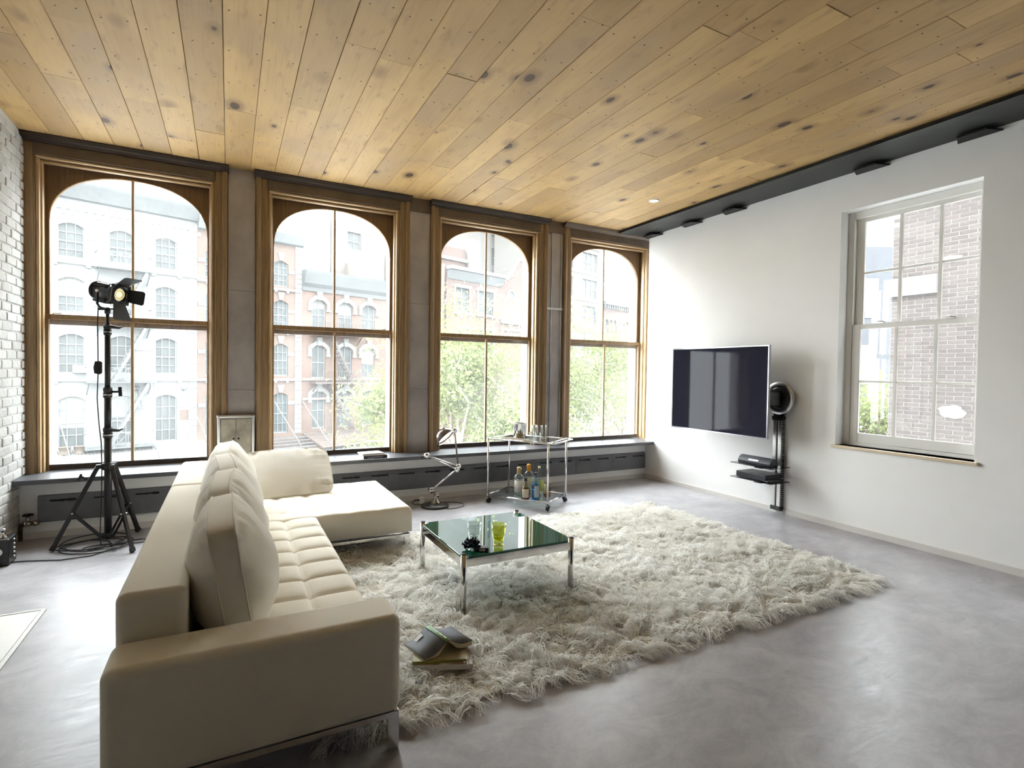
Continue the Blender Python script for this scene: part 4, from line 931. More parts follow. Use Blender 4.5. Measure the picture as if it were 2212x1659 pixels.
CU = [(-3.115, .0, 'big ivory back cushion nearest the sofa arm'), (-2.43, .06, 'big ivory back cushion, second from the sofa arm'),
      (-1.80, -.07, 'big ivory back cushion, third from the sofa arm'), (-1.16, .05, 'big ivory back cushion at the chaise end, farthest from the arm')]
for k, (y, dz, lb) in enumerate(CU):
    M4 = frame_from((-4.972, y, .600), (dz, 1, .0), (-.16, 0, 1))
    pillow('back_cushion', lb, 'cushion', .645, .45, .34, .085, M4, 'back cushions along the sofa', k+1, .22)
M4 = frame_from((-4.54, -.70, .515), (1, .03, .02), (-.02, .62, .56)); pillow('throw_pillow', 'flat wide ivory pillow lying tilted on the chaise', 'cushion', .68, .48, .10, .018, M4, None, 8)

# ------------------------------------------------------------------ coffee table
ct = thing('coffee_table', 'square chrome coffee table with a green tinted glass top', 'table', (-3.465, -2.465, 0))
X0, X1, Y0, Y1 = -3.815, -3.095, -2.83, -2.11
for x, y in ((X0,Y0), (X1,Y0), (X0,Y1), (X1,Y1)):
    l = MB().cyl((x,y,.01), (x,y,.372), .0175, 20).build('leg', P['chrome'], ct)
    MB().lathe([(.0175,0),(.016,.004),(0,.005)], (x,y,.372), 20).build('cap', P['black_matte'], l)
for a, b in (((X0,Y0),(X1,Y0)), ((X1,Y0),(X1,Y1)), ((X1,Y1),(X0,Y1)), ((X0,Y1),(X0,Y0))):
    MB().bar((a[0],a[1],.325), (b[0],b[1],.325), .022, .05).build('apron_rail', P['chrome'], ct, .003)
cut = .03
tp = [(X0+cut,Y0-.012),(X1-cut,Y0-.012),(X1-cut,Y0+cut-.012),(X1+.012,Y0+cut),(X1+.012,Y1-cut),(X1-cut+.012,Y1-cut),(X1-cut,Y1+.012),(X0+cut,Y1+.012),(X0+cut,Y1-cut+.012),(X0-.012,Y1-cut),(X0-.012,Y0+cut),(X0+cut-.012,Y0+cut)]
MB().prism(tp, lambda p: (p[0], p[1], .351), lambda p: (p[0], p[1], .363)).build('glass_top', P['green_glass'], ct, .0015)
def tumbler(name, label, x, y, z, h, r0, r1, tint, liquid=None, facets=10, cat='glass', group=None):
    t = thing(name, label, cat, (x, y, z), 0, group)
    prof = [(0,0),(r0,0),(r0*1.02,h*.04),(r0*1.0,h*.22),((r0+r1)/2*.98,h*.5),(r1,h),(r1-.0025,h),((r0+r1)/2*.98-.003,h*.5),(r0*.93,h*.24),(0,h*.16)]
    MB().lathe(prof, (x,y,z), facets*2).build('cup', thin_glass(name+'_glass', tint, gloss=1.6, ior=1.5), t)
    if liquid: MB().lathe([(0,h*.17),(r0*.92,h*.24),((r0+r1)/2*.95-.004,h*.42),(0,h*.42)], (x,y,z), 20).build('drink', thin_glass(name+'_drink', liquid, gloss=.6, ior=1.33), t)
    return t
TZ = .3635
tumbler('tumbler', 'clear glass tumbler with a drink on the green tabletop', -3.675, -2.655, TZ, .125, .030, .044, (.93,.95,.94), (.92,.93,.90))
tumbler('tumbler', 'yellow glass tumbler on the green tabletop', -3.552, -2.735, TZ, .125, .031, .047, (.90,.89,.50), (.86,.86,.25))
fl_ = thing('fabric_rosette', 'dark blue crumpled fabric rosette lying on the green tabletop', 'ornament', (-3.728, -2.735, TZ))
gm = mat('midnight_satin', (.012,.014,.030), .35, col2=(.03,.04,.06), vs=30)
for k in range(11):
    a = 2.4*k; rr = .012+.0026*k; pet = MB(); nu = 6
    c0 = Vector((-3.728+rr*math.cos(a)*1.05, -2.735+rr*math.sin(a)*1.05, TZ+.048-.0028*k)); up = Vector((math.cos(a)*(.3+.08*k), math.sin(a)*(.3+.08*k), 1)).normalized(); sd = Vector((-math.sin(a), math.cos(a), 0)); nn = sd.cross(up)
    A, B = [], []
    vs_, fs_ = [], []
    for i in range(nu+1):
        for j in range(5):
            u, v = i/nu*2-1, j/4*2-1; w_ = .021*(1-.25*v*v)
            vs_.append(c0 + sd*u*w_ + up*v*.024*(1-.25*u*u) + nn*(.008*u*u+.006*math.sin(v*4+k)*u))
    pet.add(vs_, [(i*5+j, (i+1)*5+j, (i+1)*5+j+1, i*5+j+1) for i in range(nu) for j in range(4)], True)
    o = pet.build('petal', gm, fl_); sm_ = o.modifiers.new('s', 'SOLIDIFY'); sm_.thickness = .003
bx_ = thing('cigarette_box', 'small flat black box with a white logo on the green tabletop', 'box', (-3.685, -2.79, TZ))
MB().obox((-3.688,-2.788,TZ+.011), (Vector((.87,-.30,0)).normalized(), Vector((.30,.87,0)).normalized(), Vector((0,0,1))), .040, .026, .011).build('carton', P['black'], bx_, .0015)
ux, uy = Vector((.87,-.30,0)).normalized(), Vector((.30,.87,0)).normalized(); lg = MB()
for k, (o_, w_) in enumerate(((-.010, .004), (.002, .004), (.013, .0055))): lg.obox(Vector((-3.688,-2.788,TZ+.011)) - uy*.0262 + ux*o_, (ux, uy, Vector((0,0,1))), w_, .0004, .006)
lg.build('logo_mark', P['reveal_white'], bx_)
# ------------------------------------------------------------------ open book on magazines
def slab_thing(name, label, cat, c, dx, hx, hy, z0, z1, cover, page, sp=None, group=None):
    t = thing(name, label, cat, (c[0], c[1], z0), 0, group); ux = Vector((dx[0], dx[1], 0)).normalized(); uy = Vector((-ux.y, ux.x, 0)); uz = Vector((0,0,1)); C3 = Vector((c[0], c[1], 0)); th_ = .0015
    MB().obox(C3+uz*((z0+z1)/2), (ux,uy,uz), hx-.002, hy-.002, (z1-z0)/2-th_).build('pages', page, t)
    cv = MB().obox(C3+uz*(z1-th_/2), (ux,uy,uz), hx, hy, th_/2); cv.obox(C3+uz*(z0+th_/2), (ux,uy,uz), hx, hy, th_/2); cv.build('cover', cover, t)
    MB().obox(C3-uy*hy+uz*((z0+z1)/2), (ux,uy,uz), hx, .001, (z1-z0)/2).build('spine', sp or cover, t)
    return t, C3, ux, uy
PG = mat('paper_pages', (.66,.55,.36), .9, var=.06, vs=60, stretch=(1,1,12)); PW = mat('white_paper', (.78,.77,.74), .85)
RZ = .055
mg1 = mat('magazine_print', (.62,.60,.56), .5, col2=(.20,.10,.09), vs=22, det=2); mg2 = mat('magazine_print_olive', (.26,.24,.05), .45, col2=(.38,.33,.25), vs=9, det=2)
slab_thing('magazine', 'thick printed magazine at the bottom of the pile on the rug', 'magazine', (-4.09, -3.255), (.88, -.36), .135, .105, RZ, RZ+.024, mg1, PW, mat('magazine_spine_pale', (.66,.64,.60), .6))
slab_thing('magazine', 'olive-edged magazine under the open grey book', 'magazine', (-4.10, -3.24), (.90, -.33), .125, .098, RZ+.024, RZ+.036, mg2, PW, mat('magazine_spine_olive', (.30,.28,.06), .6))
ob = thing('open_book', 'grey paperback with a green spine lying open face down', 'book', (-4.085, -3.19, RZ+.036))
s0, s1 = Vector((-4.122,-3.118,RZ+.098)), Vector((-4.080,-3.300,RZ+.098)); sd = (s1-s0); out1 = Vector((-1,-.10,0)).normalized(); out2 = Vector((1,.16,0)).normalized()
CVM = mat('slate_grey_cover', (.15,.155,.175), .65, var=.08, vs=4, spec=.25)
def wing(o_, sgn):
    prof = [(0,0),(.018,-.012),(.04,-.030),(.065,-.044),(.09,-.051),(.115,-.053)] if sgn > 0 else [(0,0),(.015,-.008),(.035,-.022),(.06,-.032),(.09,-.035),(.12,-.033)]
    lift = .0
    A = [s0+o_*(d+.008)+Vector((0,0,h)) for d, h in prof]; B = [s1+o_*(d+.008)+Vector((0,0,h)) for d, h in prof]
    return A, B
for o_, sgn in ((out1, 1), (out2, -1)):
    A, B = wing(o_, sgn); c_ = MB(); c_.strip(A, B, True); cv = c_.build('cover', CVM, ob); q = cv.modifiers.new('s', 'SOLIDIFY'); q.thickness = .0015
    pgs = MB(); thk = .022; lo = lambda L_: [p - Vector((0,0,.002+thk*min(1, (i+.4)/2.2))) for i, p in enumerate(L_)]
    A1, B1 = [p-Vector((0,0,.002)) for p in A], [p-Vector((0,0,.002)) for p in B]; A2 = [p*0+Vector((p.x,p.y,max(p.z,RZ+.038))) for p in lo(A)]; B2 = [Vector((p.x,p.y,max(p.z,RZ+.038))) for p in lo(B)]
    ins = .004; dirn = sd.normalized(); A1 = [p+dirn*ins for p in A1]; A2 = [p+dirn*ins for p in A2]; B1 = [p-dirn*ins for p in B1]; B2 = [p-dirn*ins for p in B2]
    pgs.strip(A2, B2, True); pgs.strip(A1, A2); pgs.strip(B1, B2); pgs.strip([A1[-1], B1[-1]], [A2[-1], B2[-1]]); pgs.strip(A1, B1, True); pgs.build('pages', PG, ob)
sp_ = MB(); sp_.strip([s0-out2*.013+Vector((0,0,.001)), s0+Vector((0,0,.004)), s0+out2*.013+Vector((0,0,.001))], [s1-out2*.013+Vector((0,0,.001)), s1+Vector((0,0,.004)), s1+out2*.013+Vector((0,0,.001))], True)
spo = sp_.build('spine', mat('leaf_green_spine', (.22,.42,.20), .5), ob); q = spo.modifiers.new('s', 'SOLIDIFY'); q.thickness = .0015
tx = MB()
for a, b in ((.10,.14), (.18,.50), (.54,.70), (.74,.88)):
    p0, p1 = s0.lerp(s1, a)+Vector((0,0,.0052)), s0.lerp(s1, b)+Vector((0,0,.0052)); tx.bar(p0, p1, .006, .0006)
tx.build('spine_print', P['reveal_white'], ob)
A, B = wing(out1, 1); p = A[2].lerp(B[2], .12)+Vector((0,0,.0022)); bc = MB().obox(p+Vector((-.012,0,-.006)), (out1*.82+Vector((0,0,-.57)), sd.normalized(), (out1*.57+Vector((0,0,.82)))), .022, .012, .0006); bc.build('barcode_label', P['reveal_white'], ob)
# ------------------------------------------------------------------ books on the ledge
b1, C3, ux, uy = slab_thing('book', 'black hardback with a lettered spine at the bottom of the ledge pile', 'book', (-3.67, -.045), (.985, .08), .122, .085, .5, .527, P['black_matte'], PW, P['black'])
lt = MB()
for k in range(11): lt.obox(C3 - uy*.0865 + ux*(-.075+.0145*k) + Vector((0,0,.5135)), (ux, uy, Vector((0,0,1))), .0045, .0004, .005)
lt.build('spine_print', mat('pale_violet_ink', (.42,.42,.60), .6), b1)
for k, (z0, z1, lb, dx_) in enumerate(((.527,.534,'thin beige magazine lying on the black hardback', .985), (.534,.540,'white magazine second from the top of the ledge pile', .99), (.540,.548,'white booklet on top of the ledge pile', .97))):
    slab_thing('magazine', lb, 'magazine', (-3.675-.006*k, -.03+.004*k), (dx_, .06+.03*k), .120-.004*k, .09-.003*k, z0, z1, P['reveal_white'] if k else mat('beige_cover', (.45,.40,.33), .6), PW, P['black'] if k == 2 else None)
pp_ = thing('paper_sheet', 'loose white sheet of paper under the ledge books', 'paper', (-3.80, -.06, .5)); MB().obox((-3.80,-.065,.5012), (Vector((.98,.05,0)).normalized(), Vector((-.05,.98,0)).normalized(), Vector((0,0,1))), .12, .085, .0008).build('sheet', PW, pp_)

# ------------------------------------------------------------------ television, mount, shelves
tv = thing('television', 'flat dark television on a swing arm in front of the white wall', 'television', (-.33, -1.46, .78))
TX, TY0, TY1, TZ0, TZ1 = -.335, -2.115, -.83, .775, 1.698
MB().box(TX, TX+.035, TY0+.008, TY1-.008, TZ0+.008, TZ1-.008).build('case', P['tv_black'], tv, .004)
fr_ = MB()
for a in ((TY0,TY1,TZ0,TZ0+.012), (TY0,TY1,TZ1-.012,TZ1), (TY0,TY0+.012,TZ0+.012,TZ1-.012), (TY1-.012,TY1,TZ0+.012,TZ1-.012)): fr_.box(TX-.006, TX+.022, *a)
fr_.build('bezel', P['tv_frame'], tv, .002)
MB().box(TX-.003, TX, TY0+.012, TY1-.012, TZ0+.012, TZ1-.012).build('screen', P['screen'], tv)
MB().box(TX+.035, TX+.06, -1.75, -1.15, 1.0, 1.45).build('rear_housing', P['tv_black'], tv, .01)
mt_ = thing('tv_mount', 'silver and black wall column with a round swivel head behind the television', 'tv mount', (-.03, -2.0, .03))
MB().box(-.05, -.001, -2.062, -2.016, .07, .95).build('column_strip', P['steel'], mt_, .008, 3); MB().box(-.05, -.001, -2.004, -1.958, .07, .95).build('column_strip', P['steel'], mt_, .008, 3)
MB().box(-.042, -.001, -2.016, -2.004, .07, .95).build('column_groove', P['black'], mt_)
ch = MB()
for k in range(40): ch.box(-.046, -.012, -2.070, -2.062, .085+.0215*k, .096+.0215*k)
ch.build('toothed_edge', P['black'], mt_)
MB().prism([(-2.068,.032),(-1.952,.032),(-1.952,.075),(-2.068,.075)], lambda p: (-.055, p[0], p[1]), lambda p: (-.001, p[0], p[1])).build('foot_cap', P['black'], mt_, .006, 3)
MB().prism([(-2.066,.945),(-1.954,.945),(-1.945,.985),(-1.965,.99),(-1.98,1.06),(-2.05,1.06),(-2.055,.99),(-2.075,.985)], lambda p: (-.055, p[0], p[1]), lambda p: (-.005, p[0], p[1])).build('neck', P['black'], mt_, .003)
MB().lathe([(.122,0),(.16,0),(.166,.012),(.16,.022),(.122,.022)], (-.055,-2.035,1.172), 40, (-1,0,0)).build('swivel_ring', P['steel'], mt_)
MB().lathe([(0,.03),(.10,.026),(.122,.015),(.122,-.05),(0,-.05)], (-.055,-2.035,1.172), 40, (-1,0,0)).build('swivel_disc', P['black'], mt_)
MB().prism([(-2.06,1.10),(-1.985,1.10),(-1.985,1.26),(-2.06,1.23)], lambda p: (-.30, p[0]+.08, p[1]), lambda p: (-.085, p[0], p[1])).build('swing_arm', P['black'], mt_, .004)
MB().box(-.275, -.245, -1.97, -1.5, 1.05, 1.38).build('mount_plate', P['black'], mt_, .004)
for z, lb, nm in ((.490, 'upper smoked glass shelf on the television column', 'glass_shelf'), (.344, 'lower smoked glass shelf on the television column', 'glass_shelf')):
    s_ = thing(nm, lb, 'shelf', (-.18, -1.94, z))
    MB().box(-.355, -.075, -2.185, -1.70, z, z+.008).build('shelf_glass', P['glass_smoke'], s_, .002)
    MB().box(-.33, -.05, -2.05, -1.97, z-.014, z).build('bracket', P['black'], s_, .003)
sbk = thing('speaker_bar', 'black rounded speaker bar with a silver badge on the upper glass shelf', 'speaker', (-.21, -1.93, .498))
pf = [(-.060,.0),(.055,.0),(.062,.02),(.05,.055),(.02,.078),(-.015,.08),(-.045,.06),(-.066,.028)]
MB().prism(pf, lambda p: (-.235+p[0], -2.125, .4985+p[1]), lambda p: (-.235+p[0], -1.745, .4985+p[1])).build('body', P['tv_black'], sbk, .006, 3)
MB().obox((-.2935,-1.93,.543), (Vector((0,1,0)), Vector((.42,0,.9)).normalized(), Vector((-.9,0,.42)).normalized()), .055, .006, .002).build('badge', P['steel'], sbk)
dv = thing('disc_player', 'flat black disc player on the lower glass shelf', 'player', (-.20, -1.92, .352))
MB().box(-.33, -.085, -2.10, -1.755, .3565, .415).build('case', P['tv_black'], dv, .004); MB().box(-.332, -.33, -1.90, -1.80, .381, .389).build('disc_slot', P['black'], dv)
for y in (-2.07, -1.79): MB().box(-.31, -.11, y-.012, y+.012, .3522, .357).build('foot', P['rubber'], dv)
rc = thing('remote_control', 'small black remote control with buttons beside the disc player', 'remote', (-.305, -2.15, .352))
rux, ruy = Vector((.55,-.12,0)).normalized(), Vector((.12,.55,0)).normalized()
MB().obox((-.26,-2.138,.361), (rux, ruy, Vector((0,0,1))), .085, .020, .008).build('body', P['black'], rc, .004, 3)
bt = MB()
for k in range(7):
    for j in (-1, 0, 1): bt.obox(Vector((-.26,-2.138,.3695))+rux*(-.06+.018*k)+ruy*(.010*j), (rux, ruy, Vector((0,0,1))), .005, .003, .0008)
bt.build('button_pad', P['steel'], rc)

# ------------------------------------------------------------------ drinks trolley
TRZ = math.radians(-56.0); TC = (-2.149, -.579)
tr = thing('drinks_trolley', 'chrome tube drinks trolley with two glass shelves on black castors', 'trolley', (TC[0], TC[1], 0), TRZ)
hl, hw_ = .35, .235
def TM(x, y, z): return (x, y, z)
for i, (x, y) in enumerate(((-hl,-hw_), (hl,-hw_), (hl,hw_), (-hl,hw_))):
    MB().cyl((x,y,.06), (x,y,.685), .0095, 14).ball((x,y,.685), .0125, 12).ball((x,y,.085), .0125, 12).build('post', P['chrome'], tr, world=False)
    ca = MB().cyl((x,y,.035), (x,y,.075), .006, 8).build('castor', P['chrome'], tr, world=False)
    a = .5+1.1*i; dx_, dy_ = math.cos(a), math.sin(a)
    MB().lathe([(0,-.011),(.019,-.011),(.024,-.008),(.024,.008),(.019,.011),(0,.011)], (x+dx_*.012,y+dy_*.012,.0245), 20, (-dy_,dx_,0)).build('wheel', P['rubber'], ca, world=False)
    MB().prism([(-.022,.0),(.018,.0),(.03,-.012),(.012,.026),(-.012,.03),(-.03,.012)], lambda p: (x+dx_*(.012-p[0])-dy_*.014, y+dy_*(.012-p[0])+dx_*.014, .028+p[1]), lambda p: (x+dx_*(.012-p[0])+dy_*.014, y+dy_*(.012-p[0])-dx_*.014, .028+p[1])).build('fork', P['black_matte'], ca, world=False)
for z in (.085, .685):
    for p, q in (((-hl,-hw_),(hl,-hw_)), ((hl,-hw_),(hl,hw_)), ((hl,hw_),(-hl,hw_)), ((-hl,hw_),(-hl,-hw_))):
        MB().cyl((p[0],p[1],z), (q[0],q[1],z), .0085, 12).build('rail', P['chrome'], tr, world=False)
    MB().box(-hl+.008, hl-.008, -hw_+.008, hw_-.008, z-.002, z+.004).build('shelf_glass', P['glass_clear'] if z > .5 else P['glass_frost'], tr, world=False)
MB().tube([(hl,-hw_,.685), (hl+.06,-hw_,.685), (hl+.075,-hw_+.015,.685), (hl+.075,hw_-.015,.685), (hl+.06,hw_,.685), (hl,hw_,.685)], .0085, 10).build('handle', P['chrome'], tr, world=False)
LZ, UZ = .0895, .6895
def bottle(name, label, x, y, h, d, shape, glass, liquid=None, fill=.6, cap=None, capcol=(.5,.4,.2), caph=.03, lab=None, labz=(.15,.55), labw=1.9, laba=0.0):
    t = thing(name, label, 'bottle', (x, y, LZ), 0, 'bottles on the lower trolley shelf'); r = d/2
    if shape == 'round': prof = [(0,.0),(r*.94,.0),(r,.008),(r,.60*h),(r*.93,.66*h),(r*.62,.725*h),(r*.36,.765*h),(r*.29,.80*h),(r*.27,.97*h),(0,.97*h)]
    elif shape == 'slim': prof = [(0,0),(r*.94,0),(r,.006),(r,.52*h),(r*.92,.58*h),(r*.55,.68*h),(r*.36,.76*h),(r*.32,.97*h),(0,.97*h)]
    else: prof = [(0,0),(r*.92,0),(r,.01),(r*1.02,.42*h),(r*.95,.52*h),(r*.6,.60*h),(r*.36,.645*h),(r*.33,.97*h),(0,.97*h)]
    MB().lathe(prof, (x,y,LZ), 28).build('glass_body', thin_glass(name+'_glass', glass, gloss=1.5, ior=1.5), t)
    if liquid:
        fh = fill*h; lp = [(0,.004)] + [(q*.93, z) for q, z in prof[1:-1] if z < fh] + [(r*.92,fh), (0,fh)]
        MB().lathe(lp, (x,y,LZ), 24).build('drink', thin_glass(name+'_drink', liquid, gloss=.4, ior=1.33), t)
    MB().lathe([(r*.33,h-caph),(r*.36,h-caph),(r*.36,h-.003),(r*.30,h),(0,h)], (x,y,LZ), 18).build('cap', mat(name+'_cap', capcol, .4), t)
    if lab:
        n = 14; a0 = math.atan2(-5.61-y, -4.98-x)+laba; A, B = [], []
        for k in range(n+1):
            a = a0-labw/2+labw*k/n; A.append((x+(r+.0012)*math.cos(a), y+(r+.0012)*math.sin(a), LZ+labz[0]*h)); B.append((x+(r+.0012)*math.cos(a), y+(r+.0012)*math.sin(a), LZ+labz[1]*h))
        l_ = MB(); l_.strip(A, B, True); lo_ = l_.build('label', mat(name+'_label', lab, .6), t); q = lo_.modifiers.new('s', 'SOLIDIFY'); q.thickness = .0008
    return t
CL = (.90,.94,.93)
bottle('bottle', 'large clear bottle with white label and gold neck', -2.256, -.59, .30, .118, 'round', CL, (.95,.96,.95), .58, capcol=(.42,.31,.12), caph=.075, lab=(.72,.68,.62), labz=(.13,.56), labw=1.7)
bottle('bottle', 'short stubby brown bottle with round label', -2.27, -.767, .22, .091, 'stub', (.80,.66,.45), (.50,.26,.07), .50, capcol=(.03,.02,.018), caph=.035, lab=(.58,.52,.38), labz=(.10,.50), labw=1.7)
bottle('bottle', 'large clear bottle with bright orange neck', -2.083, -.50, .305, .12, 'round', CL, (.93,.94,.86), .55, capcol=(.75,.32,.02), caph=.075, lab=(.70,.68,.52), labz=(.15,.55), labw=1.6)
bottle('bottle', 'sky blue bottle with black cap and grey label', -2.178, -.818, .278, .086, 'slim', (.55,.78,.92), (.45,.72,.90), .56, capcol=(.02,.02,.022), caph=.035, lab=(.50,.52,.52), labz=(.10,.52), labw=1.1, laba=.25)
bottle('bottle', 'tall slim clear bottle with yellow cap behind the blue one', -2.01, -.60, .292, .078, 'slim', CL, (.94,.95,.80), .5, capcol=(.72,.66,.35), caph=.022, lab=(.50,.52,.10), labz=(.12,.5), labw=1.4, laba=.9)
bottle('bottle', 'amber whiskey bottle with dark red neck', -2.01, -.77, .293, .083, 'slim', (.92,.90,.80), (.66,.40,.08), .50, capcol=(.09,.012,.02), caph=.06, lab=(.42,.37,.14), labz=(.12,.48), labw=1.2, laba=-.3)
bottle('bottle', 'clear bottle with pale yellow cap between the two gold-necked bottles', -2.19, -.50, .275, .075, 'slim', CL, (.95,.95,.93), .5, capcol=(.72,.66,.35), caph=.022, lab=(.62,.45,.42), labz=(.2,.5), labw=1.2)
ib = thing('ice_bucket', 'polished steel ice bucket on the trolley top', 'bucket', (-2.235, -.56, UZ))
MB().lathe([(0,0),(.062,0),(.066,.006),(.070,.15),(.072,.156),(.068,.156),(.064,.012),(0,.010)], (-2.235,-.56,UZ+.012), 32).build('pail', P['chrome'], ib)
MB().tube([(-2.235+.0705*math.cos(2*PI*k/30), -.56+.0705*math.sin(2*PI*k/30), UZ+.166) for k in range(30)], .0035, 6, closed=True).build('rim', P['steel'], ib)
ty = thing('serving_tray', 'shallow dark steel tray under the ice bucket', 'tray', (-2.26, -.60, UZ)); 
MB().obox((-2.27,-.60,UZ+.0035), (Vector((.56,-.83,0)).normalized(), Vector((.83,.56,0)).normalized(), Vector((0,0,1))), .15, .11, .003).build('base', P['nickel'], ty); 
rimm = MB()
for a, b, c_, d_ in ((.15,0,0,.11), (-.15,0,0,.11), (0,.11,.15,0), (0,-.11,.15,0)):
    tu, tvv = Vector((.56,-.83,0)).normalized(), Vector((.83,.56,0)).normalized(); cc_ = Vector((-2.27,-.60,UZ+.014))+tu*a+tvv*b
    rimm.obox(cc_, (tu, tvv, Vector((0,0,1))), max(c_, .002), max(d_, .002), .011)
rimm.build('rim', P['nickel'], ty)
for k, (x, y, h, r, lb) in enumerate(((-2.20,-.80,.165,.023,'tall highball glass on the trolley, nearest the ice bucket'), (-2.175,-.865,.165,.023,'tall highball glass in the middle of the trolley row'), (-2.13,-.885,.168,.023,'tall highball glass at the handle end of the trolley'),
        (-2.215,-.725,.095,.028,'low tumbler beside the ice bucket'), (-2.255,-.85,.10,.028,'low tumbler at the front rail of the trolley'), (-2.225,-.925,.095,.028,'low tumbler nearest the trolley corner post'), (-2.15,-.72,.155,.024,'tall highball glass behind the low tumblers'))):
    tumbler('drinking_glass', lb, x, y, UZ, h, r*.9, r, (.92,.94,.94), group='glasses on the trolley top')

# ------------------------------------------------------------------ jointed desk lamp standing on the floor
dlp = thing('desk_lamp', 'jointed industrial nickel lamp with a round brown shade, standing on the floor', 'lamp', (-3.10, -.345, 0))
ly = -.345
MB().lathe([(0,0),(.138,0),(.143,.006),(.143,.018),(.13,.024),(.07,.026),(.068,.034),(.064,.040),(0,.040)], (-3.10,ly,0), 40).build('base', mat('cast_iron', (.07,.065,.06), .4, metal=.7, var=.2, vs=10), dlp)
MB().lathe([(.046,.038),(.042,.052),(.022,.07),(.017,.12),(.02,.135),(.016,.15)], (-3.095,ly,0), 20).build('stem', P['nickel'], dlp)
J = {'j1': (-3.143,ly,.172), 'j2': (-2.866,ly,.366), 'j2b': (-2.861,ly-.03,.402), 'j3': (-3.202,ly-.015,.537), 'j4': (-2.907,ly-.03,.782)}
MB().lathe([(0,-.024),(.026,-.024),(.029,-.012),(.029,.012),(.026,.024),(0,.024)], J['j1'], 18, (0,1,0)).lathe([(0,-.024),(.02,-.024),(.022,0),(.02,.024),(0,.024)], (-3.085,ly-.02,.125), 14, (0,1,0)).build('base_joint', P['nickel'], dlp)
MB().tube([(-3.095,ly,.145), (-3.11,ly,.165), J['j1']], .012, 10).build('neck', P['nickel'], dlp)
MB().cyl(J['j1'], J['j2'], .009, 12).build('lower_arm', P['steel'], dlp)
for nm, q in (('elbow_joint', 'j2'), ('elbow_joint', 'j2b'), ('wrist_joint', 'j3'), ('head_joint', 'j4')):
    MB().lathe([(0,-.022),(.024,-.022),(.028,-.012),(.028,.012),(.024,.022),(0,.022)], J[q], 18, (0,1,0)).ball(J[q], .02, 10).build(nm, P['chrome'], dlp)
MB().cyl(J['j2'], (J['j3'][0], ly, J['j3'][2]), .008, 12).build('middle_arm', P['steel'], dlp)
MB().cyl((J['j2b'][0],ly-.035,J['j2b'][2]), (J['j3'][0],ly-.03,J['j3'][2]), .008, 12).build('middle_arm', P['steel'], dlp)
MB().cyl(J['j2b'], J['j4'], .0085, 12).build('upper_arm', mat('brown_tube', (.20,.15,.125), .3, metal=.8), dlp)
ax = Vector((-.50, .52, .70)).normalized(); hc_ = Vector((-3.005, ly-.05, .715))
sh = MB().lathe([(.098,0),(.099,.012),(.094,.04),(.080,.068),(.055,.088),(.025,.098),(0,.10)], hc_, 32, ax).lathe([(.096,0),(.090,.04),(.076,.066),(.05,.085),(0,.096)], hc_, 32, ax)
shd = sh.build('shade', P['bronze'], dlp)
MB().lathe([(.0,.012),(.086,.012)], hc_, 28, ax).build('diffuser', emission('lamp_glow', (1,.96,.88), 3.2), shd)
MB().tube([hc_+Vector((.104*math.cos(a), 0, 0)).xyz*0 + (ax.cross(Vector((0,1,0))).normalized()*math.cos(a)+ax.cross(ax.cross(Vector((0,1,0)))).normalized()*math.sin(a))*.104 - ax*.01 for a in [2*PI*k/30 for k in range(30)]], .003, 6, closed=True).build('guard_ring', P['chrome'], shd)
MB().tube([J['j4'], hc_+Vector((.09,0,.06)), hc_+Vector((.055,0,.075))], .010, 8).build('shade_bracket', P['nickel'], dlp)
MB().cyl(hc_+Vector((-.088,0,-.045)), hc_+Vector((-.090,0,-.095)), .006, 8).build('shade_handle', P['black'], shd)
MB().tube([(-3.10,ly-.03,.05), (-3.06,ly-.12,.02), (-3.02,ly-.16,.005), (-2.93,ly-.17,.005), (-2.83,ly-.12,.005), (-2.80,ly-.05,.005), (-2.83,ly+.05,.005), (-2.93,ly+.12,.005), (-3.03,ly+.14,.005), (-3.12,ly+.13,.005)], .0035, 6).build('cord', P['rubber'], dlp)
pg = thing('power_plug', 'pale adapter plug with a black cord end behind the desk lamp base', 'plug', (-3.20, -.19, 0))
MB().box(-3.215, -3.165, -.215, -.165, 0, .075).build('adapter', P['cream'], pg, .006, 3); MB().tube([(-3.215,-.19,.045), (-3.27,-.19,.045), (-3.30,-.20,.02), (-3.27,-.22,.006), (-3.16,-.225,.006)], [.008,.008,.0035,.0035,.0035], 8).build('plug_cord', P['rubber'], pg)

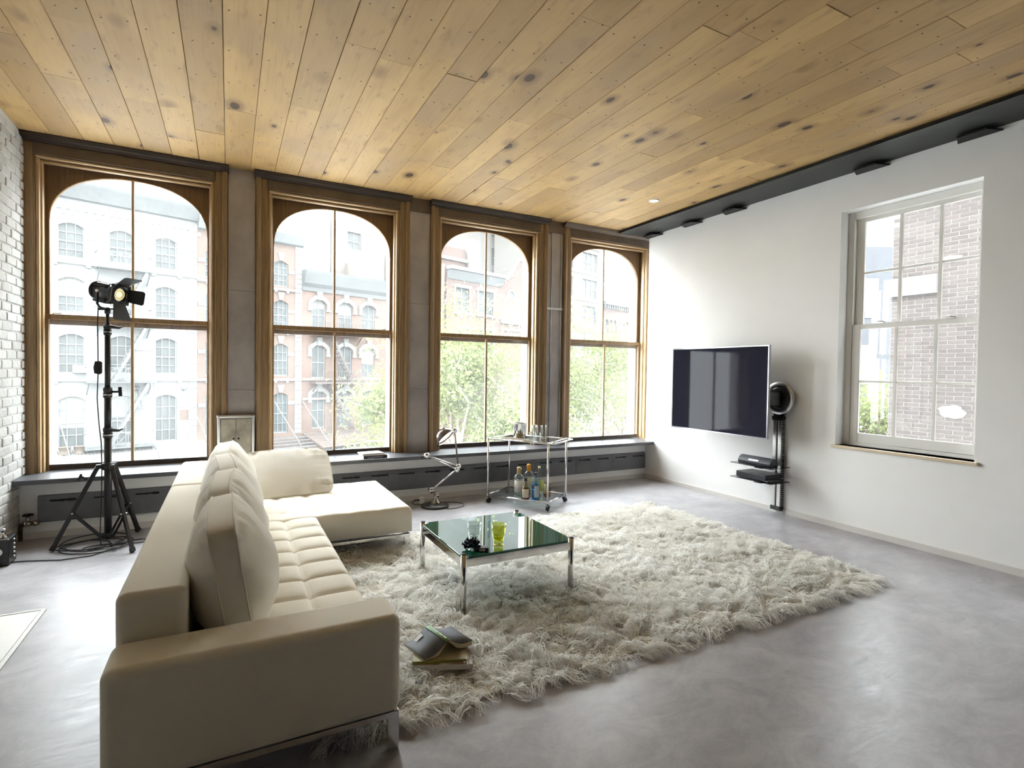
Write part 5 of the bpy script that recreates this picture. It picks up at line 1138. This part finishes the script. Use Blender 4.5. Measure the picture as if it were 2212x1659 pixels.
# ------------------------------------------------------------------ film spotlight on a tripod
sl = thing('studio_spotlight', 'black theatre spotlight with barn doors on a tall tripod stand', 'spotlight', (-5.824, -.40, 0))
px_, py_ = -5.824, -.40
MB().cyl((px_,py_,.04), (px_,py_,.88), .025, 16).build('lower_tube', P['black'], sl); MB().cyl((px_,py_,.88), (px_,py_,1.20), .0235, 16).build('middle_tube', P['black'], sl)
MB().cyl((px_,py_,1.20), (px_,py_,1.70), .020, 16).build('upper_tube', P['black'], sl); MB().cyl((px_,py_,1.70), (px_,py_,1.83), .012, 12).build('spigot', P['black'], sl)
for z, r, st in ((.885,.033,'lever'), (1.20,.031,'knob'), (1.69,.027,'lever')):
    c_ = MB().lathe([(r*.85,-.05),(r,-.045),(r,-.012),(r*.9,-.008),(r*.9,.0),(r,.004),(r,.028),(r*.8,.034)], (px_,py_,z), 18).build('collar', P['black'], sl)
    MB().lathe([(r*1.03,-.03),(r*1.03,-.022)], (px_,py_,z), 18).build('band', P['steel'], c_)
    if st == 'knob': MB().cyl((px_+r*.8,py_,z-.002), (px_+.075,py_,z-.002), .009, 8).bar((px_+.082,py_,z-.038), (px_+.078,py_,z+.036), .018, .022).build('knob', P['black_matte'], c_)
    else: MB().tube([(px_-.02,py_-.03,z+.01), (px_+.03,py_-.03,z+.015), (px_+.075,py_-.02,z+.008), (px_+.10,py_-.01,z+.02)], [.012,.014,.010,.004], 8).build('lever', P['black_matte'], c_)
cl = MB().lathe([(.03,-.03),(.042,-.026),(.042,.02),(.03,.026)], (px_,py_,.615), 18)
feet = [(-6.16,-.455), (-5.62,-.73), (-5.66,-.13)]
lc = MB().lathe([(.03,-.02),(.04,-.016),(.04,.016),(.03,.02)], (px_,py_,.07), 18)
for fx, fy in feet:
    d = Vector((fx-px_, fy-py_, 0)).normalized(); cl.bar(Vector((px_,py_,.615)), Vector((px_,py_,.615))+d*.075, .036, .03); lc.bar(Vector((px_,py_,.07)), Vector((px_,py_,.07))+d*.06, .03, .024)
cl.build('leg_collar', P['black'], sl); lc.build('brace_collar', P['black_matte'], sl)
for fx, fy in feet:
    d = Vector((fx-px_, fy-py_, 0)).normalized(); a = Vector((px_,py_,.61))+d*.065; f_ = Vector((fx,fy,.008)); md = a.lerp(f_, .56)
    lg_ = MB().bar(a, f_, .022, .030, (0,0,1)).build('leg', P['black'], sl, .002)
    MB().bar(f_-(f_-a).normalized()*.0, f_-(f_-a).normalized()*.03, .028, .034).build('foot_tip', P['rubber'], lg_)
    for s in (-1, 1):
        o_ = Vector((-d.y, d.x, 0))*.016*s; MB().bar(md+o_, Vector((px_,py_,.07))+d*.05+o_, .005, .020).build('brace', P['black'], sl)
    MB().cyl(md-Vector((-d.y,d.x,0))*.024, md+Vector((-d.y,d.x,0))*.024, .007, 8).build('pivot_bolt', P['steel'], lg_)
fx, fy = feet[0]; d = Vector((fx-px_, fy-py_, 0)).normalized(); kn = Vector((px_,py_,.52))+d*.13; MB().bar(kn, kn+Vector((-.03,-.02,.03)), .012, .012).bar(kn+Vector((-.05,-.02,.0)), kn+Vector((-.03,-.02,.05)), .014, .014).build('leg_knob', P['black_matte'], sl)
# lamp head
HC = Vector((px_, py_, 1.975)); D = Vector((.74,-.64,-.19)).normalized(); S = D.cross(Vector((0,0,1))).normalized(); U = S.cross(D)
MB().lathe([(0,-.115),(.055,-.112),(.068,-.10),(.068,-.085),(.063,-.08),(.063,.07),(.072,.075),(.072,.115),(.062,.12)], HC, 32, D).build('barrel', P['black'], sl)
MB().lathe([(.069,-.101),(.074,-.097),(.074,-.085),(.069,-.081)], HC, 32, D).build('rear_ring', P['black'], sl)
lw = MB()
for k in range(5):
    a = PI*(.22+.14*k); q = S*math.cos(a)+U*math.sin(a); lw.obox(HC+q*.066-D*.02, (D, q.cross(D), q), .06, .006, .004)
lw.build('cooling_rib', P['black'], sl)
MB().obox(HC-U*.072-D*.03, (D,S,U), .05, .03, .018).build('switch_housing', P['black'], sl, .004)
MB().tube([HC-U*.07-D*.085, HC-U*.075-D*.115, HC-U*.085-D*.125], [.012,.014,.008], 8).build('focus_knob', P['black_matte'], sl)
ln = MB().lathe([(.030,.118),(.054,.113)], HC, 28, D); ln.build('lens_rim_glass', P['glass_clear'], sl)
gl_ = emission('spot_glow', (.55,.33,.06), .5); gw = emission('spot_core_glow', (1.0,.87,.52), .8)
MB().lathe([(0,.114),(.026,.114)], HC, 28, D).build('lens_core', gw, sl)
for a, b, m_ in ((.026,.031,gl_), (.031,.037,gw), (.037,.041,gl_), (.041,.047,gw), (.047,.052,P['chrome'])): MB().lathe([(a,.1145),(b,.1125)], HC, 28, D).build('lens_ring', m_, sl)
fr2 = MB()
for s in (-1, 1): fr2.obox(HC+D*.127+S*s*.064, (D,S,U), .005, .013, .077); fr2.obox(HC+D*.127+U*s*.064, (D,S,U), .005, .077, .013)
fr2.lathe([(.053,.122),(.080,.122),(.080,.132),(.053,.132)], HC, 28, D)
bdf = fr2.build('barn_door_frame', P['black'], sl)
def flap(cdir, tdir, open_, wid0, wid1, ln_):
    h = HC + D*.132 + cdir*.076; out_ = (D*math.cos(open_) + cdir*math.sin(open_)).normalized(); nn = out_.cross(tdir).normalized()
    pts = [(-wid0,0),(wid0,0),(wid1,ln_-.012),(wid1-.012,ln_),(-wid1+.012,ln_),(-wid1,ln_-.012)]
    MB().prism(pts, lambda p: h+tdir*p[0]+out_*p[1]-nn*.0012, lambda p: h+tdir*p[0]+out_*p[1]+nn*.0012).build('barn_door', P['black_matte'], sl)
flap(U, S, .55, .05, .075, .125); flap(-U, S, 1.15, .05, .075, .125); flap(S, U, .75, .05, .06, .13); flap(-S, U, .42, .05, .055, .105)
yk = [HC+S*.078, HC+S*.082-Vector((0,0,.03)), HC+S*.082-Vector((0,0,.10)), HC+S*.06-Vector((0,0,.125)), Vector((px_,py_,1.845)), HC-S*.06-Vector((0,0,.125)), HC-S*.082-Vector((0,0,.10)), HC-S*.082-Vector((0,0,.03)), HC-S*.078]
MB().tube(yk, .0085, 8).build('yoke', P['black'], sl)
MB().lathe([(0,0),(.011,0),(.011,.02),(0,.02)], HC+S*.07, 12, S).lathe([(0,0),(.011,0),(.011,.02),(0,.02)], HC-S*.07, 12, -S).build('yoke_bolt', P['steel'], sl)
MB().lathe([(.014,-.03),(.02,-.025),(.02,.015),(.012,.02)], (px_,py_,1.835), 14).cyl((px_-.015,py_-.02,1.84), (px_-.05,py_-.05,1.835), .008, 8).build('spigot_clamp', P['black_matte'], sl)
# power cord with an in-line switch, coiled at the foot of the stand
cd_ = thing('lamp_cord', 'black cord with in-line switch hanging from the spotlight and coiled on the floor', 'cord', (-5.85, -.42, 0))
path = [(px_-.055,py_-.02,1.86), (px_-.058,py_-.03,1.72), (px_-.056,py_-.03,1.55), (px_-.055,py_-.03,1.36), (px_-.062,py_-.03,1.15), (px_-.05,py_-.035,.95), (px_-.035,py_-.04,.80), (px_-.032,py_-.04,.60), (px_-.035,py_-.045,.35), (px_-.04,py_-.06,.12), (px_-.03,py_-.10,.03)]
lp = []
for k in range(150):
    a = -.6 + k*.165; rr = .12+.05*math.sin(k*.07+1)+.05*math.sin(a*.37); ox, oy = .05*math.sin(k*.045), .06*math.cos(k*.06)
    lp.append((-5.90+ox+1.35*rr*math.cos(a), -.47+oy+.95*rr*math.sin(a), .006+.006*(k % 23)/23+.004*(k//38)))
big = [(-5.90+.22*math.cos(a)-.02, -.30+.25*math.sin(a)*.9, .006) for a in [.2+.28*k for k in range(18)]] + [(-5.62+.06*math.cos(a), -.44+.05*math.sin(a), .006) for a in [2.6-.35*k for k in range(14)]]
tail = [(-5.80,-.60,.006), (-5.87,-.70,.006), (-6.05,-.72,.006), (-6.25,-.65,.006), (-6.46,-.615,.006)]
MB().tube(path+[(-5.80,-.50,.01)]+lp+big+tail, .0042, 6).build('cable', P['rubber'], cd_)
MB().prism([(-.022,-.045),(.012,-.052),(.024,-.04),(.024,.045),(.012,.052),(-.018,.05),(-.028,.0)], lambda p: (px_-.055+p[0], py_-.045, 1.385+p[1]), lambda p: (px_-.055+p[0], py_-.012, 1.385+p[1])).build('inline_switch', P['black_matte'], cd_, .004, 3)
# control box by the brick wall
bb = thing('dimmer_box', 'small black control box with a white dial and chrome knobs by the brick wall', 'control box', (-6.385, -.62, 0))
MB().box(-6.448, -6.335, -.70, -.545, .002, .185).build('case', P['black'], bb, .008, 3)
MB().lathe([(0,.014),(.022,.012),(.026,0)], (-6.395,-.70,.10), 18, (0,-1,0)).build('dial', P['reveal_white'], bb)
for k in range(5): MB().lathe([(0,.008),(.007,.006),(.008,0)], (-6.335,-.60-.0*k,.04+.03*k), 10, (1,0,0)).build('stud', P['steel'], bb)
MB().lathe([(.028,0),(.03,.01),(.012,.02),(.012,.045),(.02,.05),(.016,.062),(0,.064)], (-6.39,-.62,.185), 16).build('top_knob', P['chrome'], bb)
